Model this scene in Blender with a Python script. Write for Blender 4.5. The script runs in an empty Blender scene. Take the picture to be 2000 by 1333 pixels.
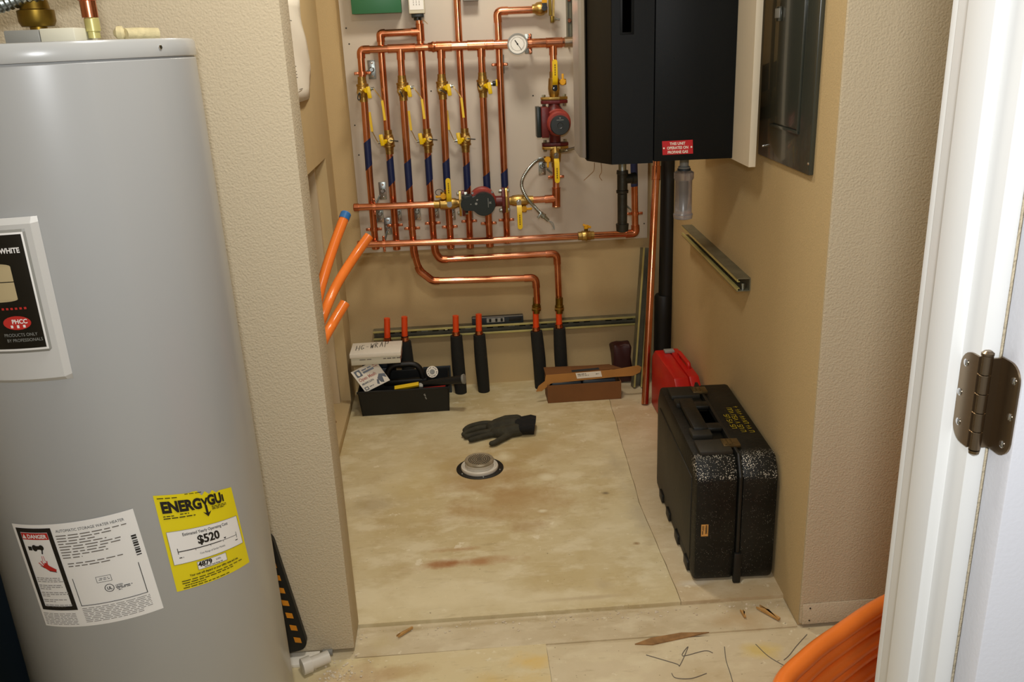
import bpy, bmesh, math, random
from mathutils import Vector, Matrix, noise
random.seed(4)
PI = math.pi
S = bpy.context.scene
C = S.collection

# ------------------------------------------------------------------ camera
CAM_H = 1.5
FPX = 1711.7
RIGHT = Vector((0.99666907, -0.07153461, -0.03916079))
UP = Vector((0.06011346, 0.31991915, 0.94553588))
FWD = Vector((0.05511026, 0.94474046, -0.32315372))
EYE = Vector((0, 0, CAM_H))
cam = bpy.data.cameras.new('camera')
cam.sensor_width = 36.0
cam.lens = FPX / 2000 * 36
cam.clip_start = 0.02
camo = bpy.data.objects.new('camera', cam)
C.objects.link(camo)
camo.matrix_world = Matrix(((RIGHT.x, UP.x, -FWD.x, 0), (RIGHT.y, UP.y, -FWD.y, 0), (RIGHT.z, UP.z, -FWD.z, CAM_H), (0, 0, 0, 1)))
S.camera = camo

# ------------------------------------------------------------------ world, lights, exposure
w = bpy.data.worlds.new('world')
S.world = w
w.use_nodes = True
w.node_tree.nodes['Background'].inputs[0].default_value = (1.0, 0.97, 0.92, 1)
w.node_tree.nodes['Background'].inputs[1].default_value = 0.25
S.view_settings.view_transform = 'Standard'
S.view_settings.look = 'None'
S.view_settings.gamma = 1
S.view_settings.use_curve_mapping = False
S.view_settings.exposure = 0.0


def lamp(name, kind, loc, energy, col, size=0.2, target=None):
    l = bpy.data.lights.new(name, kind)
    l.energy = energy
    l.color = col
    if kind == 'AREA':
        l.shape = 'DISK'
        l.size = size
    else:
        l.shadow_soft_size = size
    o = bpy.data.objects.new(name, l)
    C.objects.link(o)
    o.location = loc
    if target is not None:
        o.rotation_euler = (Vector(target) - Vector(loc)).to_track_quat('-Z', 'Y').to_euler()
    return o


lamp('ceiling_lamp', 'AREA', (0.05, 1.30, 2.40), 13.5, (1.0, 0.955, 0.88), 0.28, (0.05, 1.45, 0))
lamp('flash_lamp', 'AREA', (0.00, -0.10, 1.66), 14.5, (0.97, 0.985, 1.0), 0.10, (0.15, 3.0, 0.75))
lamp('niche_lamp', 'AREA', (0.15, 2.95, 2.40), 13.5, (1.0, 0.925, 0.80), 0.28, (0.15, 2.95, 0))


# ------------------------------------------------------------------ measuring helpers: image direction -> point on a real plane
def ray(x, y):
    return FWD + RIGHT * ((x - 1000) / FPX) - UP * ((y - 666.5) / FPX)


def PY(x, y, Y):
    d = ray(x, y)
    return EYE + d * (Y / d.y)


def PX(x, y, X):
    d = ray(x, y)
    return EYE + d * (X / d.x)


def PZ(x, y, z=0.0):
    d = ray(x, y)
    return EYE + d * ((z - CAM_H) / d.z)


# ------------------------------------------------------------------ materials
def lin(h):
    h = h.lstrip('#')
    v = [int(h[i:i + 2], 16) / 255 for i in (0, 2, 4)]
    return tuple(c / 12.92 if c <= 0.04045 else ((c + 0.055) / 1.055) ** 2.4 for c in v) + (1,)


def mat(name, col, rough=0.6, metal=0.0, var=0.0, vscale=8, bump=0.0, bscale=120, spec=0.5, coat=0.0, col2=None, alpha=None, trans=0.0):
    m = bpy.data.materials.new(name)
    m.use_nodes = True
    nt = m.node_tree
    b = nt.nodes['Principled BSDF']
    b.inputs['Base Color'].default_value = lin(col)
    b.inputs['Roughness'].default_value = rough
    b.inputs['Metallic'].default_value = metal
    b.inputs['Specular IOR Level'].default_value = spec
    b.inputs['Coat Weight'].default_value = coat
    b.inputs['Transmission Weight'].default_value = trans
    tc = nt.nodes.new('ShaderNodeTexCoord')
    if var > 0 or col2:
        n = nt.nodes.new('ShaderNodeTexNoise')
        n.inputs['Scale'].default_value = vscale
        n.inputs['Detail'].default_value = 6
        nt.links.new(tc.outputs['Object'], n.inputs['Vector'])
        r = nt.nodes.new('ShaderNodeValToRGB')
        c = lin(col)
        d = lin(col2) if col2 else tuple(min(1, k * (1 - var)) for k in c[:3]) + (1,)
        r.color_ramp.elements[0].position = 0.35
        r.color_ramp.elements[1].position = 0.65
        r.color_ramp.elements[0].color = d
        r.color_ramp.elements[1].color = c
        nt.links.new(n.outputs['Fac'], r.inputs[0])
        nt.links.new(r.outputs[0], b.inputs['Base Color'])
    if bump > 0:
        n2 = nt.nodes.new('ShaderNodeTexNoise')
        n2.inputs['Scale'].default_value = bscale
        n2.inputs['Detail'].default_value = 3
        nt.links.new(tc.outputs['Object'], n2.inputs['Vector'])
        bp = nt.nodes.new('ShaderNodeBump')
        bp.inputs['Strength'].default_value = bump
        bp.inputs['Distance'].default_value = 0.004
        nt.links.new(n2.outputs['Fac'], bp.inputs['Height'])
        nt.links.new(bp.outputs[0], b.inputs['Normal'])
    return m


def speckle_mat(name, col, heavy):
    # black plastic with splashed white paint dots, dense on the upper front shoulder
    m = mat(name, col, 0.5, col2='#1b1b16', vscale=10, bump=0.25, bscale=60, spec=0.3)
    nt = m.node_tree
    b = nt.nodes['Principled BSDF']
    base = b.inputs['Base Color'].links[0].from_socket
    tc = nt.nodes.new('ShaderNodeTexCoord')
    v = nt.nodes.new('ShaderNodeTexVoronoi')
    v.inputs['Scale'].default_value = 260
    nt.links.new(tc.outputs['Object'], v.inputs['Vector'])
    big = nt.nodes.new('ShaderNodeTexNoise')
    big.inputs['Scale'].default_value = 26
    nt.links.new(tc.outputs['Object'], big.inputs['Vector'])
    sep = nt.nodes.new('ShaderNodeSeparateXYZ')
    nt.links.new(tc.outputs['Object'], sep.inputs[0])
    # dots allowed only near the front end (y small); denser high up
    mz = nt.nodes.new('ShaderNodeMapRange')
    mz.inputs['From Min'].default_value = 0.325
    mz.inputs['From Max'].default_value = 0.335
    mz.inputs['To Min'].default_value = 0.19
    mz.inputs['To Max'].default_value = heavy
    nt.links.new(sep.outputs['Z'], mz.inputs['Value'])
    my = nt.nodes.new('ShaderNodeMapRange')
    my.inputs['From Min'].default_value = 0.045
    my.inputs['From Max'].default_value = 0.085
    my.inputs['To Min'].default_value = 1.0
    my.inputs['To Max'].default_value = 0.15
    nt.links.new(sep.outputs['Y'], my.inputs['Value'])
    th = nt.nodes.new('ShaderNodeMath')
    th.operation = 'MULTIPLY'
    nt.links.new(mz.outputs[0], th.inputs[0])
    nt.links.new(my.outputs[0], th.inputs[1])
    th2 = nt.nodes.new('ShaderNodeMath')
    th2.operation = 'MULTIPLY'
    nt.links.new(th.outputs[0], th2.inputs[0])
    nt.links.new(big.outputs['Fac'], th2.inputs[1])
    lt = nt.nodes.new('ShaderNodeMath')
    lt.operation = 'LESS_THAN'
    nt.links.new(v.outputs['Distance'], lt.inputs[0])
    nt.links.new(th2.outputs[0], lt.inputs[1])
    mix = nt.nodes.new('ShaderNodeMix')
    mix.data_type = 'RGBA'
    nt.links.new(lt.outputs[0], mix.inputs['Factor'])
    nt.links.new(base, mix.inputs['A'])
    mix.inputs['B'].default_value = lin('#cfc8b8')
    nt.links.new(mix.outputs['Result'], b.inputs['Base Color'])
    return m


def floor_mat(name, c1, c2, c3, stains):
    # painted/plastered underlayment: blotchy base, pale skim patches, scuffs, and stains that stay where they are
    m = mat(name, c1, 0.55, bump=0.12, bscale=35)
    nt = m.node_tree
    b = nt.nodes['Principled BSDF']
    tc = nt.nodes.new('ShaderNodeTexCoord')
    L = nt.links

    def nz(scale, detail, sx=1, sy=1):
        mp = nt.nodes.new('ShaderNodeMapping')
        mp.inputs['Scale'].default_value = (sx, sy, 1)
        L.new(tc.outputs['Object'], mp.inputs['Vector'])
        n = nt.nodes.new('ShaderNodeTexNoise')
        n.inputs['Scale'].default_value = scale
        n.inputs['Detail'].default_value = detail
        n.inputs['Roughness'].default_value = 0.62
        L.new(mp.outputs[0], n.inputs['Vector'])
        return n.outputs['Fac']

    def mr(v, a, c, t0=0.0, t1=1.0):
        q = nt.nodes.new('ShaderNodeMapRange')
        q.inputs['From Min'].default_value = a
        q.inputs['From Max'].default_value = c
        q.inputs['To Min'].default_value = t0
        q.inputs['To Max'].default_value = t1
        L.new(v, q.inputs['Value'])
        return q.outputs[0]

    def mixc(f, A, B):
        x = nt.nodes.new('ShaderNodeMix')
        x.data_type = 'RGBA'
        L.new(f, x.inputs['Factor'])
        for s, k in ((A, 'A'), (B, 'B')):
            if isinstance(s, tuple):
                x.inputs[k].default_value = s
            else:
                L.new(s, x.inputs[k])
        return x.outputs['Result']

    def mul(a, bb):
        x = nt.nodes.new('ShaderNodeMath')
        x.operation = 'MULTIPLY'
        for i, s in enumerate((a, bb)):
            if isinstance(s, float):
                x.inputs[i].default_value = s
            else:
                L.new(s, x.inputs[i])
        return x.outputs[0]
    col = mixc(mr(nz(2.6, 8), 0.40, 0.60), lin(c1), lin(c2))
    col = mixc(mr(nz(7, 10, 1, 1.6), 0.50, 0.62, 0, 0.8), col, lin(c3))
    col = mixc(mr(nz(5.3, 10), 0.54, 0.68, 0, 0.45), col, lin('#b79f6e'))
    col = mixc(mr(nz(13, 5), 0.655, 0.68, 0, 0.75), col, lin('#e9dfc2'))
    col = mixc(mr(nz(48, 4), 0.66, 0.70, 0, 0.5), col, lin('#ece2c6'))
    col = mixc(mr(nz(30, 6, 0.5, 1.8), 0.58, 0.72, 0, 0.35), col, lin('#a08a60'))
    col = mixc(mr(nz(12, 9, 0.7, 1.5), 0.54, 0.66, 0, 0.4), col, lin('#e4d9b8'))
    col = mixc(mr(nz(90, 2), 0.72, 0.74, 0, 0.7), col, lin('#66553a'))
    for (sx, sy, rx, ry, hexc, stren) in stains:
        mp = nt.nodes.new('ShaderNodeMapping')
        mp.inputs['Location'].default_value = (-sx / rx, -sy / ry, 0)
        mp.inputs['Scale'].default_value = (1 / rx, 1 / ry, 0)
        L.new(tc.outputs['Object'], mp.inputs['Vector'])
        ln = nt.nodes.new('ShaderNodeVectorMath')
        ln.operation = 'LENGTH'
        L.new(mp.outputs[0], ln.inputs[0])
        wob = nt.nodes.new('ShaderNodeMath')
        wob.operation = 'ADD'
        L.new(ln.outputs['Value'], wob.inputs[0])
        L.new(mr(nz(9, 9), 0.2, 0.8, -0.9, 0.9), wob.inputs[1])
        f = mr(wob.outputs[0], 1.15, 0.2, 0.0, stren)
        col = mixc(f, col, lin(hexc))
    L.new(col, b.inputs['Base Color'])
    return m


def copper_mat(name, c1, c2, rough):
    m = mat(name, c1, rough, 1.0, col2=c2, vscale=9)
    nt = m.node_tree
    return m


M = {}
M['wall'] = mat('tan_wall_paint', '#cdbfa3', 0.75, bump=0.6, bscale=210, spec=0.25)
M['wall_niche'] = mat('tan_wall_warm_lit', '#c6ad7f', 0.75, bump=0.3, bscale=260, spec=0.25)  # same paint as the other walls, warm light put into the colour
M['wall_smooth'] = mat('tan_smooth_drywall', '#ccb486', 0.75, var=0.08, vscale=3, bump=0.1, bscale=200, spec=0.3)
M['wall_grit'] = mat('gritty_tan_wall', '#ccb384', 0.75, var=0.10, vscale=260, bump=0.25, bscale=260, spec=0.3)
M['paper_board'] = mat('grey_drywall_paper', '#d2bf9e', 0.8, var=0.06, vscale=4)
M['ceiling'] = mat('ceiling_paint', '#d9d0bd', 0.8)
M['white_board'] = mat('white_painted_plywood', '#d2c8b8', 0.5, var=0.05, vscale=3, bump=0.05, bscale=40)
M['cream_board'] = mat('cream_painted_plywood', '#e2d5bb', 0.5, var=0.03)
M['trim'] = mat('white_trim_gloss', '#dbdbd8', 0.3, spec=0.5)
M['door'] = mat('white_door_paint', '#d3d4da', 0.4, bump=0.08, bscale=220)
M['copper'] = copper_mat('copper_tube', '#eba583', '#cf8258', 0.2)
M['copper_fit'] = copper_mat('copper_fitting', '#e69a74', '#b96a44', 0.26)
M['solder'] = mat('solder_ring', '#c8b49a', 0.3, 1.0)
M['brass'] = mat('cast_brass', '#c4a25c', 0.36, 1.0, var=0.2, vscale=30, bump=0.1, bscale=200)
M['brass_dark'] = mat('tarnished_brass', '#8f7430', 0.42, 1.0, var=0.3, vscale=30)
M['chrome'] = mat('chrome', '#d8d8d8', 0.12, 1.0)
M['steel'] = mat('galvanised_steel', '#a9b0ad', 0.32, 1.0, var=0.2, vscale=60)
M['zinc_yellow'] = mat('yellow_zinc_lip', '#c9c07a', 0.35, 0.3, var=0.15, vscale=20)
M['strut_dark'] = mat('strut_channel', '#7d7963', 0.45, 0.3, var=0.3, vscale=20)
M['yellow'] = mat('yellow_vinyl', '#e8c20c', 0.35)
M['yellow_dark'] = mat('amber_plastic', '#e0a30c', 0.4)
M['ink'] = mat('black_ink', '#17140f', 0.6)
M['ink_soft'] = mat('grey_ink', '#6d665c', 0.7)
M['ink_red'] = mat('red_ink', '#c02a22', 0.6)
M['black_rubber'] = mat('black_rubber', '#16150f', 0.55)
M['blue_tape'] = mat('blue_tape', '#12204a', 0.45)
M['pump_red'] = mat('dark_red_cast_iron', '#641716', 0.42, var=0.25, vscale=25, bump=0.15, bscale=90)
M['pump_brick'] = mat('brick_red_motor', '#90332a', 0.45, bump=0.15, bscale=90)
M['pump_black'] = mat('black_motor_cap', '#16201d', 0.35)
M['pump_grey'] = mat('grey_motor_cap', '#262b2b', 0.4)
M['grey_print'] = mat('grey_print', '#8b8d88', 0.5)
M['boiler'] = mat('charcoal_boiler_steel', '#0c0f10', 0.48, bump=0.06, bscale=400, spec=0.2)
M['boiler_black'] = mat('black_boiler_facet', '#070706', 0.45, spec=0.3)
M['boiler_dark'] = mat('dark_slot', '#020202', 0.9, spec=0.0)
M['silver'] = mat('silver_trim', '#b9babb', 0.32, 0.6)
M['panel_grey'] = mat('dark_grey_enamel', '#3c3f37', 0.25, coat=0.25, var=0.15, vscale=6)
M['iron'] = mat('black_iron', '#3c3a31', 0.45, 0.6, var=0.3, vscale=40, bump=0.2, bscale=120)
M['pvc_black'] = mat('black_abs', '#121311', 0.5)
M['foam_black'] = mat('black_foam', '#181813', 0.85, bump=0.3, bscale=200)
M['pex'] = mat('orange_pex', '#fb8432', 0.25, var=0.06, vscale=14, coat=0.3)
M['pex_dark'] = mat('orange_red_pex', '#e64a14', 0.35)
M['blue_cap'] = mat('blue_cap', '#2b6fb0', 0.4)
M['tank'] = mat('grey_white_enamel', '#abadad', 0.3, spec=0.5, coat=0.15)
M['tank_lid'] = mat('tank_lid_enamel', '#b3b5b4', 0.25, spec=0.5, coat=0.3)
M['panel_white'] = mat('off_white_panel', '#c8c8c5', 0.35)
M['case_dusty'] = mat('dusty_case_plastic', '#2c281c', 0.6, col2='#1c1a13', vscale=7, bump=0.2, bscale=60)
M['cream'] = mat('cream_plastic', '#d6d3bf', 0.5)
M['greyplastic'] = mat('grey_plastic', '#8c8c86', 0.45)
M['white_print'] = mat('white_paper', '#f0efec', 0.55)
M['white'] = mat('white_card', '#efe9da', 0.6)
M['label_black'] = mat('black_label', '#14130f', 0.3)
M['label_yellow'] = mat('yellow_label', '#e7d60d', 0.5)
M['red_label'] = mat('red_label', '#c01820', 0.4)
M['tan_print'] = mat('tan_print', '#bfae86', 0.5)
M['foam_yellow'] = mat('pale_pipe_foam', '#d6c99c', 0.9, var=0.2, vscale=60, bump=0.6, bscale=90)
M['green'] = mat('green_enamel', '#2c6a44', 0.4)
M['cardboard'] = mat('cardboard', '#7c5026', 0.8, var=0.12, vscale=10)
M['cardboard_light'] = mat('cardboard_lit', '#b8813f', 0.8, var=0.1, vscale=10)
M['red_plastic'] = mat('red_plastic', '#c01a14', 0.35, var=0.1, vscale=12)
M['case'] = speckle_mat('black_case_plastic', '#0a0b08', 0.55)
M['case_plain'] = mat('black_case_moulding', '#12130f', 0.5, var=0.3, vscale=20, bump=0.2, bscale=80)
M['case_latch'] = mat('bronze_latch', '#7a6540', 0.35, 0.7, var=0.3, vscale=60)
M['tray'] = mat('black_tool_tray', '#0a0b08', 0.5)
M['glove'] = mat('olive_black_glove', '#3a3728', 0.8, var=0.35, vscale=30, bump=0.5, bscale=90)
M['glove_cuff'] = mat('black_knit_cuff', '#0f0e0b', 0.9, bump=0.5, bscale=200)
M['pvc_white'] = mat('white_pvc', '#d8d2c4', 0.35)
M['grate'] = mat('dirty_strainer', '#b0a58c', 0.5, 0.4, var=0.35, vscale=40)
M['nickel'] = mat('bronze_nickel', '#8d7c66', 0.3, 1.0)
M['orange_stripe'] = mat('orange_stripe', '#d98a1c', 0.5)
M['wood'] = mat('wood_chip', '#c99a58', 0.7, var=0.25, vscale=40)
M['plaster'] = mat('plaster_crumb', '#d8cbb2', 0.85)
M['sill'] = mat('bare_sill_board', '#bba888', 0.7, var=0.18, vscale=7, bump=0.3, bscale=50)
M['dirt'] = mat('rusty_dirt', '#a87f4f', 0.9, var=0.4, vscale=30)
M['blue_black'] = mat('blue_black_plastic', '#27323a', 0.4)
M['dark_red'] = mat('dark_red_plastic', '#3a1512', 0.5)
M['clear'] = mat('cloudy_clear_plastic', '#c9c4c4', 0.25, trans=0.75)
M['yellow_paint'] = mat('yellow_marker', '#b9a31e', 0.6)
M['orange_tag'] = mat('orange_tag', '#d8a054', 0.6)
M['grey_light'] = mat('light_grey_case', '#a4a49c', 0.5)
M['glass'] = mat('gauge_glass_face', '#eeece4', 0.2, coat=0.6)


# ------------------------------------------------------------------ mesh helpers (all return a bmesh)
def bx(c, s, rot=None, bev=0.0, seg=2):
    bm = bmesh.new()
    bmesh.ops.create_cube(bm, size=1)
    bmesh.ops.scale(bm, vec=Vector(s), verts=bm.verts)
    if bev > 0:
        bmesh.ops.bevel(bm, geom=list(bm.edges), offset=bev, segments=seg, profile=0.5, affect='EDGES')
    if rot is not None:
        bm.transform(rot.to_4x4())
    bmesh.ops.translate(bm, vec=Vector(c), verts=bm.verts)
    return bm


def box(x0, x1, y0, y1, z0, z1, bev=0.0):
    return bx(((x0 + x1) / 2, (y0 + y1) / 2, (z0 + z1) / 2), (x1 - x0, y1 - y0, z1 - z0), None, bev)


def join(*bms):
    out = bmesh.new()
    for b in bms:
        me = bpy.data.meshes.new('tmp')
        b.to_mesh(me)
        out.from_mesh(me)
        bpy.data.meshes.remove(me)
        b.free()
    return out


def frame_of(d):
    d = d.normalized()
    a = Vector((0, 0, 1)) if abs(d.z) < 0.9 else Vector((1, 0, 0))
    u = d.cross(a).normalized()
    return u, d.cross(u).normalized()


def lathe(p0, axis, prof, seg=24):
    # prof: list of (distance along axis, radius)
    p0 = Vector(p0)
    ax = Vector(axis).normalized()
    u, v = frame_of(ax)
    bm = bmesh.new()
    rings = []
    for h, r in prof:
        rings.append([bm.verts.new(p0 + ax * h + (u * math.cos(2 * PI * k / seg) + v * math.sin(2 * PI * k / seg)) * max(r, 1e-5)) for k in range(seg)])
    for a, b in zip(rings, rings[1:]):
        for k in range(seg):
            bm.faces.new((a[k], a[(k + 1) % seg], b[(k + 1) % seg], b[k]))
    bm.faces.new(rings[0])
    bm.faces.new(rings[-1])
    bmesh.ops.recalc_face_normals(bm, faces=bm.faces)
    return bm


def cyl(p0, p1, r0, r1=None, seg=20, ch=0.0):
    p0, p1 = Vector(p0), Vector(p1)
    r1 = r0 if r1 is None else r1
    L = (p1 - p0).length
    if ch > 0:
        return lathe(p0, p1 - p0, [(0, r0 - ch), (ch, r0), (L - ch, r1), (L, r1 - ch)], seg)
    return lathe(p0, p1 - p0, [(0, r0), (L, r1)], seg)


def fillet(pts, rad, n=6):
    pts = [Vector(p) for p in pts]
    out = [pts[0]]
    for a, b, c in zip(pts, pts[1:], pts[2:]):
        d0, d1 = (a - b), (c - b)
        r = min(rad, d0.length * 0.49, d1.length * 0.49)
        s, e = b + d0.normalized() * r, b + d1.normalized() * r
        for k in range(n + 1):
            t = k / n
            out.append(s * (1 - t) ** 2 + b * 2 * t * (1 - t) + e * t * t)
    out.append(pts[-1])
    return out


def tube(pts, r, seg=16, closed=False, cap=True):
    pts = [Vector(p) for p in pts]
    n = len(pts)
    rr = r if isinstance(r, (list, tuple)) else [r] * n
    bm = bmesh.new()
    rings = []
    t0 = (pts[1] - pts[0]).normalized()
    u, v = frame_of(t0)
    for i, p in enumerate(pts):
        if closed:
            t = (pts[(i + 1) % n] - pts[i - 1]).normalized()
        else:
            t = (pts[min(i + 1, n - 1)] - pts[max(i - 1, 0)]).normalized()
        u = (u - t * u.dot(t)).normalized()
        v = t.cross(u)
        rings.append([bm.verts.new(p + (u * math.cos(2 * PI * k / seg) + v * math.sin(2 * PI * k / seg)) * rr[i]) for k in range(seg)])
    pairs = list(zip(rings, rings[1:]))
    if closed:
        pairs.append((rings[-1], rings[0]))
    for a, b in pairs:
        for k in range(seg):
            bm.faces.new((a[k], a[(k + 1) % seg], b[(k + 1) % seg], b[k]))
    if cap and not closed:
        bm.faces.new(rings[0])
        bm.faces.new(rings[-1])
    bmesh.ops.recalc_face_normals(bm, faces=bm.faces)
    return bm


def strap(pts, wv, th):
    # flat bar along pts; wv = width vector (constant)
    pts = [Vector(p) for p in pts]
    wv = Vector(wv)
    bm = bmesh.new()
    rings = []
    n = len(pts)
    for i, p in enumerate(pts):
        t = (pts[min(i + 1, n - 1)] - pts[max(i - 1, 0)]).normalized()
        nv = t.cross(wv).normalized() * th / 2
        h = wv / 2
        rings.append([bm.verts.new(p + q) for q in (h + nv, -h + nv, -h - nv, h - nv)])
    for a, b in zip(rings, rings[1:]):
        for k in range(4):
            bm.faces.new((a[k], a[(k + 1) % 4], b[(k + 1) % 4], b[k]))
    bm.faces.new(rings[0])
    bm.faces.new(rings[-1])
    bmesh.ops.recalc_face_normals(bm, faces=bm.faces)
    return bm


def prism(poly, ext, bev=0.0):
    # poly: list of 3-D points (planar), ext: extrusion vector
    bm = bmesh.new()
    vs = [bm.verts.new(Vector(p)) for p in poly]
    f = bm.faces.new(vs)
    g = bmesh.ops.extrude_face_region(bm, geom=[f])
    bmesh.ops.translate(bm, vec=Vector(ext), verts=[e for e in g['geom'] if isinstance(e, bmesh.types.BMVert)])
    bmesh.ops.recalc_face_normals(bm, faces=bm.faces)
    if bev > 0:
        bmesh.ops.bevel(bm, geom=list(bm.edges), offset=bev, segments=2, profile=0.5, affect='EDGES')
    return bm


def hexbolt(c, axis, r=0.008, h=0.007):
    return lathe(c, axis, [(0, r), (h * 0.8, r), (h, r * 0.85)], 6)


ROOTM = {}


def top_of(o):
    while o.parent:
        o = o.parent
    return o


def link(name, bm, m, parent=None, ang=35):
    me = bpy.data.meshes.new(name)
    if parent is not None:
        t = top_of(parent)
        bm.transform(ROOTM.get(t.name, Matrix()).inverted())
    bm.to_mesh(me)
    bm.free()
    for p in me.polygons:
        p.use_smooth = True
    me.set_sharp_from_angle(angle=math.radians(ang))
    o = bpy.data.objects.new(name, me)
    C.objects.link(o)
    for k in (m if isinstance(m, (list, tuple)) else [m]):
        me.materials.append(M[k] if isinstance(k, str) else k)
    if parent is not None:
        o.parent = parent
    return o


def thing(name, label, cat, loc=(0, 0, 0), rot=(0, 0, 0), group=None):
    o = bpy.data.objects.new(name, None)
    o.empty_display_size = 0.05
    C.objects.link(o)
    o.location = loc
    o.rotation_euler = rot
    from mathutils import Euler
    ROOTM[o.name] = Matrix.Translation(Vector(loc)) @ Euler(rot).to_matrix().to_4x4()
    o['label'] = label
    o['category'] = cat
    if group:
        o['group'] = group
    return o


def solo(name, bm, m, label, cat, group=None, ang=35):
    vs = [v.co for v in bm.verts]
    c = Vector(((min(v.x for v in vs) + max(v.x for v in vs)) / 2, (min(v.y for v in vs) + max(v.y for v in vs)) / 2, min(v.z for v in vs)))
    bmesh.ops.translate(bm, vec=-c, verts=bm.verts)
    o = link(name, bm, m, None, ang)
    o.location = c
    ROOTM[o.name] = Matrix.Translation(c)
    o['label'] = label
    o['category'] = cat
    if group:
        o['group'] = group
    return o


def struct(name, bm, m, parent=None):
    o = link(name, bm, m, parent)
    if parent is None:
        o['kind'] = 'structure'
    return o


def copy_tree(o, parent=None):
    c = o.copy()
    C.objects.link(c)
    if parent is not None:
        c.parent = parent
    for ch in list(o.children):
        copy_tree(ch, c)
    return c


# print on flat or curved surfaces
class Print:
    def __init__(self, fn, off=0.0006):
        self.bm = bmesh.new()
        self.fn = fn
        self.off = off

    def poly(self, pts):
        f = self.fn
        try:
            self.bm.faces.new([self.bm.verts.new(f(u, v, self.off)) for u, v in pts])
        except ValueError:
            pass

    def rect(self, u0, v0, u1, v1, step=0.012):
        n = max(1, int(math.ceil(abs(u1 - u0) / step)))
        for k in range(n):
            a, b = u0 + (u1 - u0) * k / n, u0 + (u1 - u0) * (k + 1) / n
            self.poly([(a, v0), (b, v0), (b, v1), (a, v1)])
        return self

    def frame(self, u0, v0, u1, v1, t):
        self.rect(u0, v0, u1, v0 + t)
        self.rect(u0, v1 - t, u1, v1)
        self.rect(u0, v0 + t, u0 + t, v1 - t)
        self.rect(u1 - t, v0 + t, u1, v1 - t)
        return self

    def seg(self, a, b, t):
        a, b = Vector(a), Vector(b)
        d = (b - a)
        n = Vector((-d.y, d.x)).normalized() * t / 2
        self.poly([a - n, b - n, b + n, a + n])
        return self

    def disc(self, u, v, ru, rv, n=20):
        self.poly([(u + ru * math.cos(2 * PI * k / n), v + rv * math.sin(2 * PI * k / n)) for k in range(n)])
        return self

    def ring(self, u, v, r, t, n=20):
        for k in range(n):
            a, b = 2 * PI * k / n, 2 * PI * (k + 1) / n
            self.poly([(u + q * math.cos(w_), v + q * math.sin(w_)) for q, w_ in ((r, a), (r, b), (r - t, b), (r - t, a))])
        return self

    def text(self, s, u, v, size, bold=0.0, align='LEFT', sx=1.0, rot=0.0):
        cu = bpy.data.curves.new('txt', 'FONT')
        cu.body = s
        cu.size = size
        cu.offset = bold
        cu.align_x = align
        cu.resolution_u = 3
        o = bpy.data.objects.new('txt', cu)
        me = bpy.data.meshes.new_from_object(o)
        vs = []
        cr, sr = math.cos(rot), math.sin(rot)
        for q in me.vertices:
            a, b = q.co.x * sx, q.co.y
            vs.append(self.bm.verts.new(self.fn(u + a * cr - b * sr, v + a * sr + b * cr, self.off)))
        for p in me.polygons:
            try:
                self.bm.faces.new([vs[i] for i in p.vertices])
            except ValueError:
                pass
        bpy.data.objects.remove(o)
        bpy.data.meshes.remove(me)
        bpy.data.curves.remove(cu)
        return self

    def greek(self, u0, u1, v, h, words=6):
        # unreadably small print, as broken bars
        x = u0
        while x < u1:
            wl = (u1 - u0) / words * random.uniform(0.5, 1.3)
            self.rect(x, v, min(u1, x + wl), v + h)
            x += wl + (u1 - u0) / words * 0.22
        return self

    def build(self, name, m, parent):
        return link(name, self.bm, m, parent)


def flat_fn(p0, pu, pv, W, H):
    # p0 lower-left corner, pu lower-right, pv upper-left
    p0, pu, pv = Vector(p0), Vector(pu), Vector(pv)
    eu, ev = (pu - p0) / W, (pv - p0) / H
    n = eu.cross(ev).normalized()
    return lambda u, v, o: p0 + eu * u + ev * v + n * o


# ================================================================== ROOM SHELL
TAN = math.atan(0.05)
WD = Vector((math.sin(TAN), math.cos(TAN), 0))      # along the right niche wall, going away
WN = Vector((-math.cos(TAN), math.sin(TAN), 0))     # from that wall into the niche
W0 = Vector((0.847, 1.923, 0))


def WW(s, n, z):
    return W0 + WD * s + WN * n + Vector((0, 0, z))


def PW(x, y, n=0.0):
    # point seen at (x,y) on the plane at distance n from the right wall -> (s, z)
    d = ray(x, y)
    t = ((W0 + WN * n - EYE).dot(WN)) / d.dot(WN)
    p = EYE + d * t
    return (p - W0).dot(WD), p.z


def wbox(s0, s1, n0, n1, z0, z1, bev=0.0):
    bm = box(s0, s1, n0, n1, z0, z1, bev)
    mt = Matrix(((WD.x, WN.x, 0, W0.x), (WD.y, WN.y, 0, W0.y), (0, 0, 1, 0), (0, 0, 0, 1)))
    bm.transform(mt)
    bmesh.ops.recalc_face_normals(bm, faces=bm.faces)
    return bm


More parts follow.
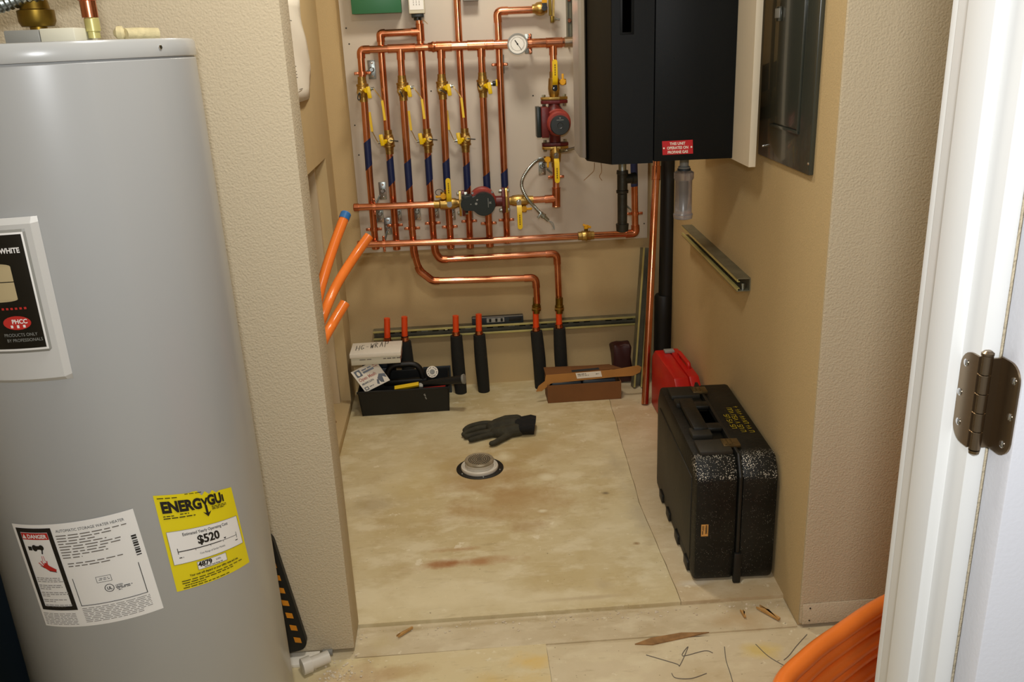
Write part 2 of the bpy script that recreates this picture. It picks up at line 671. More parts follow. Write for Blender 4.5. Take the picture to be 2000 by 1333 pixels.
CEIL = 2.45
stains = [(0.05, 2.86, 0.20, 0.17, '#b08f5c', 0.75), (0.14, 2.66, 0.24, 0.13, '#b3925f', 0.7), (0.17, 2.52, 0.07, 0.05, '#a98557', 0.5),
          (-0.03, 2.325, 0.15, 0.030, '#a9713c', 0.75), (-0.09, 2.325, 0.05, 0.032, '#9f6330', 0.75), (-0.05, 2.40, 0.07, 0.016, '#ad7a48', 0.6), (-0.08, 3.05, 0.16, 0.2, '#b8a06e', 0.5),
          (0.22, 3.05, 0.2, 0.18, '#b59a66', 0.5), (-0.33, 2.72, 0.10, 0.07, '#a8946c', 0.55), (0.13, 3.03, 0.045, 0.05, '#e3d8b4', 0.9),
          (0.27, 2.84, 0.03, 0.025, '#e6dcba', 0.9), (0.23, 2.60, 0.02, 0.012, '#e6dcba', 0.9), (0.36, 2.15, 0.03, 0.03, '#b5a27c', 0.7), (-0.20, 2.15, 0.2, 0.09, '#e2d5ae', 0.7), (0.25, 2.12, 0.25, 0.06, '#dfd2ad', 0.6),
          (-0.2, 2.9, 0.12, 0.25, '#d3c08a', 0.5), (0.30, 2.10, 0.15, 0.010, '#b9a682', 0.6), (0.46, 2.69, 0.014, 0.011, '#75674f', 0.85), (0.50, 2.36, 0.012, 0.010, '#8d6a3c', 0.8), (0.53, 2.9, 0.05, 0.12, '#b7a888', 0.6), (0.55, 2.55, 0.05, 0.2, '#bdb093', 0.6)]
M['floor'] = floor_mat('stained_skim_floor', '#d6c8a0', '#c9b788', '#e0d4b0', stains)
M['floor_strip'] = floor_mat('smooth_painted_strip', '#cdbb98', '#c5b08a', '#d4c4a3', [(0.62, 2.13, 0.05, 0.02, '#d8d2c2', 0.6)])
M['floor_front'] = floor_mat('yellowed_front_floor', '#d8c79c', '#d6c699', '#d6c598', [(0.12, 1.86, 0.06, 0.03, '#dfb95a', 0.7), (-0.2, 1.86, 0.1, 0.03, '#b99a66', 0.6), (0.05, 1.78, 0.1, 0.04, '#d9b866', 0.5), (-0.33, 1.85, 0.08, 0.05, '#b08a68', 0.6)])
M['sill'] = floor_mat('plastered_sill', '#cfc09e', '#c4b390', '#d6c8a8', [(0.0, 2.03, 0.4, 0.012, '#a89468', 0.6), (0.70, 1.96, 0.08, 0.04, '#b89a6c', 0.6), (-0.28, 1.98, 0.06, 0.05, '#c9b98c', 0.6)])
M['floor_front_grey'] = floor_mat('grey_front_floor', '#d6c7a5', '#cdbd98', '#dccfab', [(0.72, 1.83, 0.06, 0.03, '#d8bd62', 0.7), (0.46, 1.70, 0.2, 0.035, '#c9ab66', 0.5)])

M['dirt_joint'] = mat('dirty_joint', '#8d7a58', 0.9, var=0.3, vscale=20)
# floor: slabs with recessed joints between them
fl = struct('floor', box(-1.6, 2.2, -1.0, 3.95, -0.08, -0.012), 'sill')
struct('joint_filler', box(-1.2, 1.0, 2.07, 3.80, -0.0118, -0.0016), 'dirt_joint', fl)
edge = []
for k in range(29):
    y_ = 2.048 + (3.80 - 2.048) * k / 28
    x_ = 0.562 + max(0, y_ - 2.6) * 0.065 + 0.004 * noise.noise(Vector((y_ * 9, 0.3, 0)))
    edge.append((x_, y_))
struct('panel', prism([(-1.2, 2.066, 0)] + [(a, b, 0) for a, b in edge] + [(-1.2, 3.80, 0)], (0, 0, -0.02)), 'floor', fl)
struct('panel', prism([(a + 0.0016 + 0.0012 * (k % 2), b, -0.0004) for k, (a, b) in enumerate(edge)][::-1] + [(0.90, 2.044, -0.0004), (0.98, 3.80, -0.0004)], (0, 0, -0.02)), 'floor_strip', fl)
struct('panel', prism([(-1.6, 1.926, -0.006), (0.168, 1.922, -0.006), (0.151, 0.2, -0.006), (-1.6, 0.2, -0.006)], (0, 0, -0.02)), 'floor_front', fl)
struct('panel', prism([(0.169, 1.908, -0.006), (0.60, 1.90, -0.006), (2.2, 1.91, -0.006), (2.2, 0.2, -0.006), (0.152, 0.2, -0.006)], (0, 0, -0.02)), 'floor_front_grey', fl)
struct('panel', box(-1.6, 2.2, -1.0, 0.2, -0.026, -0.006), 'floor_front', fl)
struct('trim_1', prism([(-0.331, 2.050, -0.008), (-0.331, 1.930, -0.008), (0.843, 1.915, -0.008), (0.848, 2.036, -0.008)], (0, 0, -0.02)), 'sill')

# walls
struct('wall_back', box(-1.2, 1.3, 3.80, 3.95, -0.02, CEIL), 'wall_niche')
wl = bpy.data.objects.new('wall_left', None)
C.objects.link(wl)
wl['kind'] = 'structure'
struct('panel', box(-0.60, -0.508, 2.07, 3.80, 1.088, CEIL), 'wall_smooth', wl)          # above the hole
struct('panel', box(-0.60, -0.508, 3.606, 3.80, 0.0, 1.0878), 'wall_smooth', wl)           # beyond the hole
struct('sill_plate', box(-0.62, -0.506, 2.07, 3.604, 0.0, 0.038, 0.003), 'wall_smooth', wl)
struct('stud', box(-0.66, -0.552, 3.575, 3.605, 0.0385, 1.087), 'paper_board', wl)
struct('cavity_panel', box(-0.90, -0.885, 2.07, 3.80, 0.0, CEIL), 'paper_board', wl)
struct('cavity_panel', box(-0.885, -0.66, 3.606, 3.62, 0.0, CEIL), 'paper_board', wl)
# the short partition between heater and niche
struct('wall_partition', box(-1.35, -0.335, 1.956, 2.068, 0.0, CEIL, 0.004), 'wall')
# right wall: niche face (slightly splayed) and the face that looks at the door
bm = prism([WW(0, 0, -0.01), WW(2.1, 0, -0.01), (2.3, 4.02, -0.01), (2.3, 1.923, -0.01)], (0, 0, CEIL + 0.01))
struct('wall_right', bm, 'wall_grit')
struct('wall_right_front', box(0.8475, 2.3, 1.913, 1.9228, 0.0, CEIL, 0.003), 'wall')
struct('baseboard_right', box(0.853, 2.3, 1.9085, 1.9128, 0.0, 0.062, 0.001), 'wall')
for q in ((0.872, 0.05), (0.872, 0.012)):
    struct('nail', cyl((q[0], 1.9088, q[1]), (q[0], 1.907, q[1]), 0.0022, seg=8), 'iron', bpy.data.objects['baseboard_right'])
struct('wall_alcove', box(-1.40, -1.30, 0.80, 1.956, 0.0, CEIL), 'wall')
struct('ceiling', box(-1.6, 2.3, 0.70, 3.95, CEIL, CEIL + 0.08), 'ceiling')
struct('wall_side', box(2.2, 2.3, 0.7, 1.92, 0, CEIL), 'wall')

# door frame at the right: jamb with stop, door folded back, hinge
jp = [(0.449, 0.735), (0.449, 0.776), (0.461, 0.776), (0.461, 0.812), (0.4786, 0.812), (0.4786, 0.707), (0.461, 0.707), (0.461, 0.735)]
jamb = struct('trim_2', prism([(a, b, 0.0) for a, b in jp], (0, 0, 2.05), 0.0012), 'trim')
struct('jamb_extension', box(0.4635, 0.476, 0.8125, 0.826, 0.0, 2.05, 0.001), 'trim', jamb)
struct('wall_door', join(box(0.482, 2.3, 0.712, 0.80, 0.0, CEIL), box(-0.53, 0.482, 0.712, 0.80, 2.055, CEIL), box(-1.40, -0.53, 0.712, 0.80, 0.0, CEIL)), 'wall')
dr = thing('door_1', 'white door folded right back against the wall beside its hinge', 'door', (0.478, 0.69, 0.0))
dr['kind'] = 'structure'
del dr['label']
del dr['category']
link('leaf', box(0.4795, 1.28, 0.672, 0.7055, 0.012, 2.03, 0.0015), 'door', dr)
h0, h1 = 1.128, 1.217


def leafpoly(X, ya, yb, z0, z1, rad):
    # rounded only on the side away from the knuckle (ya side)
    s = 1 if ya > yb else -1
    pts = [(X, yb, z0), (X, yb, z1)]
    for k in range(7):
        a = PI / 2 * k / 6
        pts.append((X, ya - s * rad + s * rad * math.sin(a), z1 - rad + rad * math.cos(a)))
    for k in range(7):
        a = PI / 2 * k / 6
        pts.append((X, ya - s * rad + s * rad * math.cos(a), z0 + rad - rad * math.sin(a)))
    return pts


hg = thing('door_hinge', 'bronze door hinge with rounded leaves joining white jamb and white door', 'hinge', (0.46, 0.705, h0))
link('jamb_leaf', prism(leafpoly(0.4608, 0.732, 0.706, h0, h1, 0.016), (-0.002, 0, 0)), 'nickel', hg)
link('door_leaf', prism(leafpoly(0.4793, 0.674, 0.704, h0, h1, 0.016), (-0.002, 0, 0)), 'nickel', hg)
link('leaf_web', box(0.466, 0.4778, 0.7015, 0.7040, h0 + 0.001, h1 - 0.001), 'nickel', hg)
for k in range(5):
    za, zb = h0 - 0.002 + (h1 - h0 + 0.004) * k / 5, h0 - 0.002 + (h1 - h0 + 0.004) * (k + 1) / 5
    link('knuckle', cyl((0.4655, 0.7045, za + 0.0003), (0.4655, 0.7045, zb - 0.0003), 0.0052, ch=0.0004), 'nickel', hg)
link('pin_tip', lathe((0.4655, 0.7045, h0 - 0.0075), (0, 0, 1), [(0, 0.002), (0.002, 0.0046), (0.005, 0.0050)]), 'nickel', hg)
link('pin_head', lathe((0.4655, 0.7045, h1 + 0.002), (0, 0, 1), [(0, 0.0055), (0.002, 0.0055), (0.004, 0.003)]), 'nickel', hg)
for X, y, z in ((0.4588, 0.724, h1 - 0.012), (0.4588, 0.728, (h0 + h1) / 2 + 0.002), (0.4588, 0.724, h0 + 0.018), (0.4773, 0.681, h1 - 0.015), (0.4773, 0.679, (h0 + h1) / 2 - 0.004), (0.4773, 0.684, h0 + 0.012)):
    s = link('screw', join(lathe((X, y, z), (-1, 0, 0), [(-0.001, 0.0036), (0.0004, 0.0036), (0.0009, 0.002)], 14), bx((X - 0.0009, y, z), (0.0006, 0.0008, 0.005))), 'chrome', hg)

# ================================================================== WATER HEATER
TC = Vector((-0.7048, 1.6582, 0))
TR = 0.2575
TTILT = -0.0088
th = thing('water_heater', 'tall pale grey cylindrical water heater with yellow and white stickers in the left foreground', 'water heater', (TC.x, TC.y, -0.006), (0, 0, 0))
# lean the tank about its top by a fraction of a degree
from mathutils import Euler
base = Vector((TC.x + 0.012, TC.y, -0.006))
th.location = base
th.rotation_euler = (0, TTILT, 0)
TM = Matrix.Translation(base) @ Euler((0, TTILT, 0)).to_matrix().to_4x4()
ROOTM[th.name] = TM


def tcoord(s, z, off=0.0):
    a = s / TR
    return TM @ Vector(((TR + off) * math.sin(a), -(TR + off) * math.cos(a), z + 0.006))


def tl(bm):
    bm.transform(TM)
    return bm


link('tank_body', tl(lathe((0, 0, 0), (0, 0, 1), [(0, TR - 0.002), (0.004, TR), (1.499, TR), (1.503, TR - 0.003)], 128)), 'tank', th)
link('tank_lid', tl(lathe((0, 0, 1.5035), (0, 0, 1), [(0, TR + 0.0012), (0.002, TR + 0.002), (0.0235, TR + 0.002), (0.028, TR - 0.001), (0.029, TR - 0.006), (0.0292, 0.12)], 128)), 'tank_lid', th)
for s in (0.30, -0.12):
    a = s / TR
    link('lid_screw', tl(hexbolt(((TR + 0.001) * math.sin(a), -(TR + 0.001) * math.cos(a), 1.518), (math.sin(a), -math.cos(a), 0), 0.004, 0.003)), 'chrome', th)


def curved_panel(s0, s1, z0, z1, off0, off1, bev, n=14, rows=None):
    bm = bmesh.new()
    # raised panel that follows the tank, with a sloped rim
    outer = [(s0, z0), (s1, z0), (s1, z1), (s0, z1)]
    ss = [s0 + (s1 - s0) * k / n for k in range(n + 1)]
    zs = [z0, z0 + bev, z1 - bev, z1]
    grid = {}
    ss = [s0, s0 + bev] + [s0 + bev + (s1 - s0 - 2 * bev) * k / n for k in range(1, n)] + [s1 - bev, s1]
    for i, s in enumerate(ss):
        for j, z in enumerate(zs):
            edge = i in (0, len(ss) - 1) or j in (0, 3)
            grid[i, j] = bm.verts.new(tcoord(s, z, off0 if edge else off1))
    for i in range(len(ss) - 1):
        for j in range(3):
            bm.faces.new((grid[i, j], grid[i + 1, j], grid[i + 1, j + 1], grid[i, j + 1]))
    bmesh.ops.recalc_face_normals(bm, faces=bm.faces)
    return bm


ap = link('access_panel', curved_panel(-0.125, 0.0535, 1.000, 1.272, 0.0005, 0.013, 0.009), 'panel_white', th, 20)
fr = curved_panel(-0.088, 0.036, 1.055, 1.256, 0.0128, 0.0155, 0.0045)
link('badge_frame', fr, 'greyplastic', th, 20)
link('badge_edge', curved_panel(-0.084, 0.0325, 1.060, 1.2515, 0.0155, 0.0158, 0.001), 'white_print', th)
link('badge', curved_panel(-0.0815, 0.0298, 1.0635, 1.2485, 0.0160, 0.0162, 0.001), 'label_black', th)


def badge_fn(u, v, o):
    return tcoord(u, v, 0.0165 + o)


p = Print(badge_fn)
p.text('BRADFORD WHITE', 0.0235, 1.220, 0.0115, 0.0004, 'RIGHT', 0.78)
p.build('printed_text', 'white_print', th)
p = Print(badge_fn)
p.text('PRODUCTS ONLY', 0.0215, 1.0845, 0.0075, 0.0, 'RIGHT', 0.8).text('BY PROFESSIONALS', 0.0275, 1.0755, 0.0075, 0.0, 'RIGHT', 0.8)
p.build('printed_text', 'grey_print', th)
p = Print(badge_fn)
p.rect(-0.045, 1.175, 0.0055, 1.199, 0.006)
p.rect(-0.045, 1.146, 0.0055, 1.1735, 0.006)
p.disc(-0.02, 1.199, 0.0255, 0.005)
p.disc(-0.02, 1.146, 0.0255, 0.004)
p.build('printed_tank', 'tan_print', th)
p = Print(badge_fn)
for k in range(7):
    p.rect(-0.028 + k * 0.0065, 1.129, -0.0245 + k * 0.0065, 1.1325)
p.disc(-0.004, 1.107, 0.0205, 0.0115)
p.build('printed_red', 'ink_red', th)
p = Print(badge_fn, 0.0010)
p.text('PHCC', 0.0115, 1.106, 0.010, 0.0003, 'RIGHT', 0.85)
p.rect(-0.014, 1.099, -0.0105, 1.1035).rect(-0.005, 1.0985, -0.0015, 1.1035).rect(0.004, 1.099, 0.0075, 1.1035)
p.build('printed_text', 'white_print', th)


def tank_label(quad, W, H, off):
    # quad in (s,z): lower-left, lower-right, upper-right, upper-left
    def fn(u, v, o):
        a, b = u / W, v / H
        s = quad[0][0] * (1 - a) * (1 - b) + quad[1][0] * a * (1 - b) + quad[2][0] * a * b + quad[3][0] * (1 - a) * b
        z = quad[0][1] * (1 - a) * (1 - b) + quad[1][1] * a * (1 - b) + quad[2][1] * a * b + quad[3][1] * (1 - a) * b
        return tcoord(s, z, off + o)
    return fn


# white rating plate
DX = -0.007
fw = tank_label([(-0.097 + DX, 0.516), (0.123 + DX, 0.529), (0.107 + DX, 0.743), (-0.117 + DX, 0.727)], 0.222, 0.213, 0.0006)
pl = Print(fw, 0)
pl.rect(0, 0, 0.222, 0.213, 0.008)
rp = pl.build('rating_label', 'white_print', th)
p = Print(fw)
p.text('AUTOMATIC STORAGE WATER HEATER', 0.088, 0.196, 0.0078, 0.0, 'LEFT', 0.82)
for k in range(9):
    p.rect(0.206, 0.122 + k * 0.0048, 0.2145, 0.122 + k * 0.0048 + (0.0034 if k % 3 else 0.002))
p.rect(0.0885, 0.044, 0.0897, 0.101).rect(0.2040, 0.044, 0.2052, 0.108).rect(0.0885, 0.0428, 0.2052, 0.044)
p.frame(0.129, 0.086, 0.155, 0.0985, 0.0007)
p.greek(0.135, 0.150, 0.0935, 0.0010, 2)
p.greek(0.133, 0.152, 0.0905, 0.0010, 2)
p.ring(0.1465, 0.072, 0.0082, 0.0012)
p.text('UL', 0.1465, 0.0688, 0.0085, 0.0003, 'CENTER', 0.8)
p.text('LISTED', 0.157, 0.0728, 0.0042, 0.0001)
p.greek(0.157, 0.185, 0.0695, 0.0016, 3).greek(0.158, 0.183, 0.0668, 0.0014, 3).greek(0.160, 0.166, 0.0635, 0.0014, 1)
p.build('printed_text', 'ink', rp)
p = Print(fw)
for k, (a, b, n) in enumerate(((0.085, 0.205, 8), (0.085, 0.180, 6), (0.085, 0.15, 4), (0.085, 0.168, 5), (0.085, 0.19, 6), (0.085, 0.19, 5), (0.085, 0.165, 5), (0.085, 0.165, 5), (0.085, 0.12, 2))):
    p.greek(a, b, 0.188 - k * 0.0056, 0.0019, n)
p.greek(0.09, 0.185, 0.131, 0.0019, 6)
p.greek(0.09, 0.165, 0.1255, 0.0019, 5)
for k in range(9):
    p.greek(0.088, 0.207 if k < 7 else 0.19, 0.037 - k * 0.0036, 0.0010, 9)
for k in range(8):
    p.greek(0.005, 0.073, 0.028 - k * 0.0033, 0.0009, 7)
for k, n in enumerate((6, 6, 7, 0, 6, 6, 3, 0, 7, 7, 2, 0, 6, 3, 0, 7, 5)):
    if n:
        p.greek(0.018, 0.018 + 0.008 * n, 0.1035 - k * 0.0038, 0.0011, n)
p.build('printed_text', 'ink_soft', rp)
p = Print(fw)
p.frame(0.007, 0.036, 0.080, 0.206, 0.0085)
p.build('danger_border', 'ink', rp)
p = Print(fw)
p.rect(0.016, 0.183, 0.071, 0.1965)
# red hand
p.poly([(0.040, 0.128), (0.050, 0.120), (0.064, 0.1175), (0.066, 0.122), (0.054, 0.130), (0.049, 0.137)])
for k in range(4):
    p.seg((0.042 + 0.003 * k, 0.128 + 0.001 * k), (0.034 + 0.006 * k, 0.136 + 0.004 * (k % 2)), 0.002)
p.seg((0.045, 0.150), (0.044, 0.138), 0.001).seg((0.048, 0.150), (0.049, 0.139), 0.001)
p.build('danger_print', 'ink_red', rp)
p = Print(fw, 0.001)
p.text('DANGER', 0.0285, 0.186, 0.0108, 0.0004, 'LEFT', 0.9)
p.poly([(0.0175, 0.1855), (0.0265, 0.1855), (0.022, 0.1945)])
p.build('printed_text', 'white_print', rp)
p = Print(fw)
p.rect(0.022, 0.161, 0.030, 0.169).disc(0.036, 0.166, 0.0055, 0.0065).rect(0.036, 0.163, 0.050, 0.1705).disc(0.050, 0.167, 0.005, 0.0055).seg((0.051, 0.165), (0.048, 0.154), 0.0025)
p.seg((0.051, 0.1195), (0.065, 0.1165), 0.0015).seg((0.036, 0.130), (0.044, 0.125), 0.0012)
p.build('tap_picture', 'ink', rp)['kind'] = 'stuff'

# yellow energy label
fy = tank_label([(0.151 + DX, 0.552), (0.316 + DX, 0.526), (0.299 + DX, 0.709), (0.143 + DX, 0.757)], 0.160, 0.195, 0.0006)
pl = Print(fy, 0)
ncol = 20


def ytop(u):
    # torn top edge
    t = u / 0.160
    if t < 0.42:
        return 0.195
    if t < 0.52:
        return 0.195 + 0.002
    if t < 0.80:
        return 0.190 - 0.004 * math.sin(t * 60)
    return 0.190


for k in range(ncol):
    a, b = 0.160 * k / ncol, 0.160 * (k + 1) / ncol
    for q in range(6):
        ya, yb = q / 6, (q + 1) / 6
        pl.poly([(a, ytop(a) * ya), (b, ytop(b) * ya), (b, ytop(b) * yb), (a, ytop(a) * yb)])
ylab = pl.build('energy_label', 'label_yellow', th)
p = Print(fy)
p.rect(0.006, 0.054, 0.154, 0.122, 0.008).rect(0.046, 0.033, 0.107, 0.0505, 0.008)
p.build('white_field', 'white_print', ylab)
p = Print(fy, 0.0010)
p.frame(0.006, 0.054, 0.154, 0.122, 0.0006).frame(0.046, 0.033, 0.107, 0.0505, 0.0006)
p.text('ENERG', 0.008, 0.1605, 0.030, 0.0016, 'LEFT', 0.80)
p.text('Y', 0.0835, 0.153, 0.038, 0.0014, 'LEFT', 0.55)
p.text('GU', 0.096, 0.1635, 0.030, 0.0016, 'LEFT', 0.74)
p.seg((0.131, 0.164), (0.131, 0.180), 0.004)
p.seg((0.0905, 0.165), (0.0905, 0.145), 0.0045)
p.poly([(0.0815, 0.151), (0.0905, 0.1395), (0.0995, 0.151), (0.0905, 0.1465)])
p.text('Estimated Yearly Operating Cost', 0.080, 0.110, 0.0088, 0.0001, 'CENTER', 0.80)
p.text('$520', 0.080, 0.087, 0.0255, 0.0006, 'CENTER', 0.88)
p.text('$520', 0.0808, 0.087, 0.0255, 0.0006, 'CENTER', 0.88)
p.rect(0.018, 0.0785, 0.104, 0.0803).rect(0.104, 0.0788, 0.142, 0.0797)
p.rect(0.0176, 0.0745, 0.0188, 0.0865).rect(0.1412, 0.0725, 0.1422, 0.0865)
for u in (0.050, 0.080, 0.108):
    p.rect(u, 0.0755, u + 0.0008, 0.0785)
p.poly([(0.1105, 0.0845), (0.1165, 0.0845), (0.1135, 0.0805)])
p.text('Cost Range of Similar Models', 0.083, 0.065, 0.0056, 0.0, 'CENTER', 0.8)
p.greek(0.018, 0.026, 0.066, 0.0018, 1).greek(0.136, 0.144, 0.067, 0.0018, 1)
p.text('4879', 0.0475, 0.0392, 0.0145, 0.0004, 'LEFT', 0.95)
p.text('4879', 0.0480, 0.0392, 0.0145, 0.0004, 'LEFT', 0.95)
p.text('kWh', 0.0835, 0.0415, 0.0066, 0.0, 'LEFT', 0.8)
p.text('Estimated Yearly Energy Use', 0.0585, 0.0352, 0.0042, 0.0001, 'LEFT', 0.78)
p.text('Your cost will depend on your utility rates and use.', 0.080, 0.0245, 0.0062, 0.0002, 'CENTER', 0.80)
p.greek(0.005, 0.040, 0.188, 0.0018, 3).greek(0.055, 0.088, 0.193, 0.0014, 3)
p.greek(0.008, 0.028, 0.152, 0.0018, 3).greek(0.038, 0.055, 0.1535, 0.0018, 2).greek(0.008, 0.066, 0.1475, 0.0020, 6)
p.greek(0.102, 0.136, 0.158, 0.0016, 5).greek(0.102, 0.136, 0.155, 0.0016, 5).greek(0.102, 0.130, 0.152, 0.0016, 4)
for k, (a, b) in enumerate(((0.012, 0.140), (0.012, 0.118), (0.016, 0.055), (0.012, 0.104))):
    p.greek(a, b, 0.0175 - k * 0.0048, 0.0017, 10)
p.build('printed_text', 'ink', ylab)
# little scratch near the foot
p = Print(lambda u, v, o: tcoord(u, v, 0.0006 + o), 0)
p.poly([(0.045, 0.372), (0.056, 0.377), (0.061, 0.374), (0.054, 0.370)])
p.build('paint_chip', 'white_print', th)

# things standing on the heater
a, b = PY(22, 81, 1.50), PY(84, 80, 1.50)
zt = 1.5269
tb = thing('junction_box', 'low grey and cream box lying on top of the water heater', 'box', (-0.61, 1.55, zt))
zz = zt + 0.0003
link('grey_end', box(-0.688, -0.634, 1.505, 1.60, zz, zz + 0.020, 0.002), 'greyplastic', tb)
link('cream_body', box(-0.6335, -0.580, 1.505, 1.60, zz, zz + 0.021, 0.002), 'cream', tb)
vf = thing('relief_fitting', 'round brass fitting with a corrugated hose behind the grey box on the heater', 'fitting', (-0.69, 1.60, zt))
link('fitting_body', lathe((-0.700, 1.665, zt + 0.004), (0, 0, 1), [(0, 0.014), (0.025, 0.014), (0.026, 0.026), (0.034, 0.030), (0.052, 0.030), (0.054, 0.024), (0.068, 0.022)], 24), 'brass_dark', vf)
link('collar', lathe((-0.700, 1.665, zt + 0.0725), (0, 0, 1), [(0, 0.020), (0.006, 0.022), (0.012, 0.012)], 20), 'blue_cap', vf)
hp = [Vector((-0.700, 1.665, zt + 0.075))]
hose = []
rads = []
for k in range(60):
    t = k / 59
    hose.append(Vector((-0.80 + 0.26 * t, 1.655 - 0.015 * t, zt + 0.056 + 0.062 * t)))
    rads.append(0.0125 + (0.0025 if k % 2 else 0))
link('corrugated_hose', tube(hose, rads, 14), 'steel', vf)
cp = thing('copper_stub', 'copper stub pipe on a plated nipple rising from the heater top', 'pipe', (-0.567, 1.55, zt))
q0 = PY(186, 79, 1.56)
link('nipple', lathe((q0.x, 1.56, zt + 0.005), (0, 0, 1), [(0, 0.0095), (0.010, 0.0095), (0.011, 0.0115), (0.030, 0.0115), (0.032, 0.010)], 20), 'zinc_yellow', cp)
link('coupling', lathe((q0.x - 0.001, 1.56, zt + 0.037), (0, 0, 1), [(0, 0.0125), (0.025, 0.0125), (0.026, 0.0145), (0.030, 0.0145), (0.031, 0.0125)], 20), 'copper_fit', cp)
link('tube', cyl((q0.x - 0.001, 1.56, zt + 0.06), (q0.x - 0.012, 1.56, 1.95), 0.0112), 'copper', cp)
fp = [(-0.535, 1.60, zt + 0.0105), (-0.52, 1.62, zt + 0.0115), (-0.508, 1.635, zt + 0.0105), (-0.494, 1.645, zt + 0.0102)]
fo = thing('foam_sleeve', 'crumbly pale pipe foam lying on the heater beside the copper stub', 'pipe insulation', (-0.52, 1.62, zt))
link('foam', tube(fillet([Vector(q) for q in fp], 0.02), 0.0098, 14), 'foam_yellow', fo)
link('foam_lump', lathe((-0.553, 1.60, zt + 0.0125), (1, 0.1, 0), [(0, 0.004), (0.006, 0.011), (0.014, 0.0115), (0.018, 0.006)], 12), 'foam_yellow', fo)

bm = box(-1.20, -0.975, 1.35, 1.90, -0.0055, 0.52, 0.03)
solo('dark_bin', bm, 'blue_black', 'dark blue-black bin standing behind the heater at the left edge', 'bin')

# ================================================================== BACK WALL: board and copper manifold
YB = 3.777
bl, br = PY(705, 492, YB), PY(1264, 468, YB)
board = thing('mounting_board', 'large white board on the back wall that carries the copper manifold', 'board', (0.2, 3.79, 0.65))
bz = (bl.z + br.z) / 2
link('sheet', box(-0.415, br.x, YB, 3.799, bz, 2.20, 0.001), 'white_board', board)
for (x, y) in ((682, 86), (676, 55), (701, 303), (693, 245), (842, 178), (1258, 437), (1041, 187), (743, 120)):
    q = PY(x, y, YB)
    link('screw', lathe(q, (0, -1, 0), [(-0.001, 0.0032), (0.0006, 0.0032), (0.001, 0.002)], 10), 'iron', board)

YA, YBk, YF = 3.69, 3.733, 3.652      # planes of the front risers, back risers, and the headers in front
R1 = 0.0143
RF = 0.0166


def pth(pts, Y):
    return [PY(x, y, Y) for x, y in pts]


def lerp_on(pts, y):
    for (x0, y0), (x1, y1) in zip(pts, pts[1:]):
        if min(y0, y1) <= y <= max(y0, y1):
            return x0 + (x1 - x0) * (y - y0) / (y1 - y0)
    return pts[-1][0]


def sleeve(a, b, r=RF, lip=0.0008):
    L = (b - a).length
    return lathe(a, b - a, [(0, r - 0.0015), (0.0008, r + lip), (0.003, r + lip), (0.004, r), (L - 0.004, r), (L - 0.003, r + lip), (L - 0.0008, r + lip), (L, r - 0.0015)], 24)


def tape(root, pts, y0, y1, Y, slope=0.9):
    a, b = PY(lerp_on(pts, y0), y0, Y), PY(lerp_on(pts, y1), y1, Y)
    bm = cyl(a, b, R1 + 0.0007, seg=24)
    c = (a + b) / 2
    for v in bm.verts:
        v.co.z += slope * (v.co.x - c.x) * (0.8 if v.co.z > c.z else 1.0)
    return link('blue_tape', bm, 'blue_tape', root)


GR = 'copper risers on the white board'
RISERS = {}


def riser(idx, label, pts, Y, cuts, tapes, endcap=True):
    # pts: measured centre line; cuts: valve spans left open
    r = thing('copper_pipe', label, 'pipe', PY(*pts[-1], Y), (0, 0, 0), GR)
    ys = [pts[0][1]] + [c for cc in cuts for c in cc] + [pts[-1][1]]
    for a, b in zip(ys[::2], ys[1::2]):
        sub = [(lerp_on(pts, a), a)] + [p for p in pts if a < p[1] < b] + [(lerp_on(pts, b), b)]
        link('tube', tube(pth(sub, Y), R1, 20), 'copper', r)
    for a, b in tapes:
        tape(r, pts, a, b, Y)
    if endcap:
        e0, e1 = PY(lerp_on(pts, pts[-1][1] - 6), pts[-1][1] - 6, Y), PY(*pts[-1], Y)
        link('end_cap', lathe(e0, e1 - e0, [(0, RF), ((e1 - e0).length, RF), ((e1 - e0).length + 0.003, RF - 0.004)]), 'copper_fit', r)
    RISERS[idx] = (r, pts, Y)
    return r


P1 = [(705, 112), (711.5, 197), (721.5, 340), (732.5, 470), (734, 486)]
P2 = [(744, 80), (745, 105), (756.5, 255), (764, 340), (774, 470), (775, 487)]
P3 = [(782.5, 108), (788, 200), (797.5, 340), (806, 460)]
P4 = [(818.5, 40), (823.5, 107), (832.5, 250), (838, 340), (846.5, 460)]
P5 = [(861.5, 106), (865.5, 200), (872, 340), (879.5, 460), (880.5, 484)]
P6 = [(892.5, -60), (892.5, 0), (898, 107), (906, 240), (911.5, 330), (917.5, 460), (918.5, 484)]
P7 = [(940, 104), (944, 200), (949.5, 330), (956, 460), (957, 481)]
P8 = [(972, 36), (972.8, 50), (977, 150), (984.5, 330), (990, 455), (990.6, 474)]
VU, VL = (152, 196), (255, 300)
r1 = riser(1, 'first copper riser from the left, its blue tape highest and shortest', P1, YA, [(150, 198)], [(275, 327)])
r2 = riser(2, 'second copper riser from the left, its top elbowed across to the fourth', P2, YBk, [(255, 300)], [(310, 359)])
r3 = riser(3, 'third copper riser from the left, cranked to the lower stub pipe run', P3, YA, [(148, 194)], [(315, 367)], False)
r4 = riser(4, 'fourth copper riser from the left, under the grey valve actuator', P4, YBk, [(252, 297)], [(307, 356)], False)
r5 = riser(5, 'fifth copper riser from the left, behind the upright yellow lever', P5, YA, [(146, 192)], [(314, 365)])
r6 = riser(6, 'sixth copper riser from the left, the only one running up out of view', P6, YBk, [(251, 297)], [(321, 368)])
r7 = riser(7, 'seventh copper riser from the left, just below the rightmost upper valve', P7, YA, [(142, 189)], [(340, 378)])
r8 = riser(8, 'rightmost copper riser, without a valve, elbowed right at its top', P8, YBk, [], [(334, 368)])

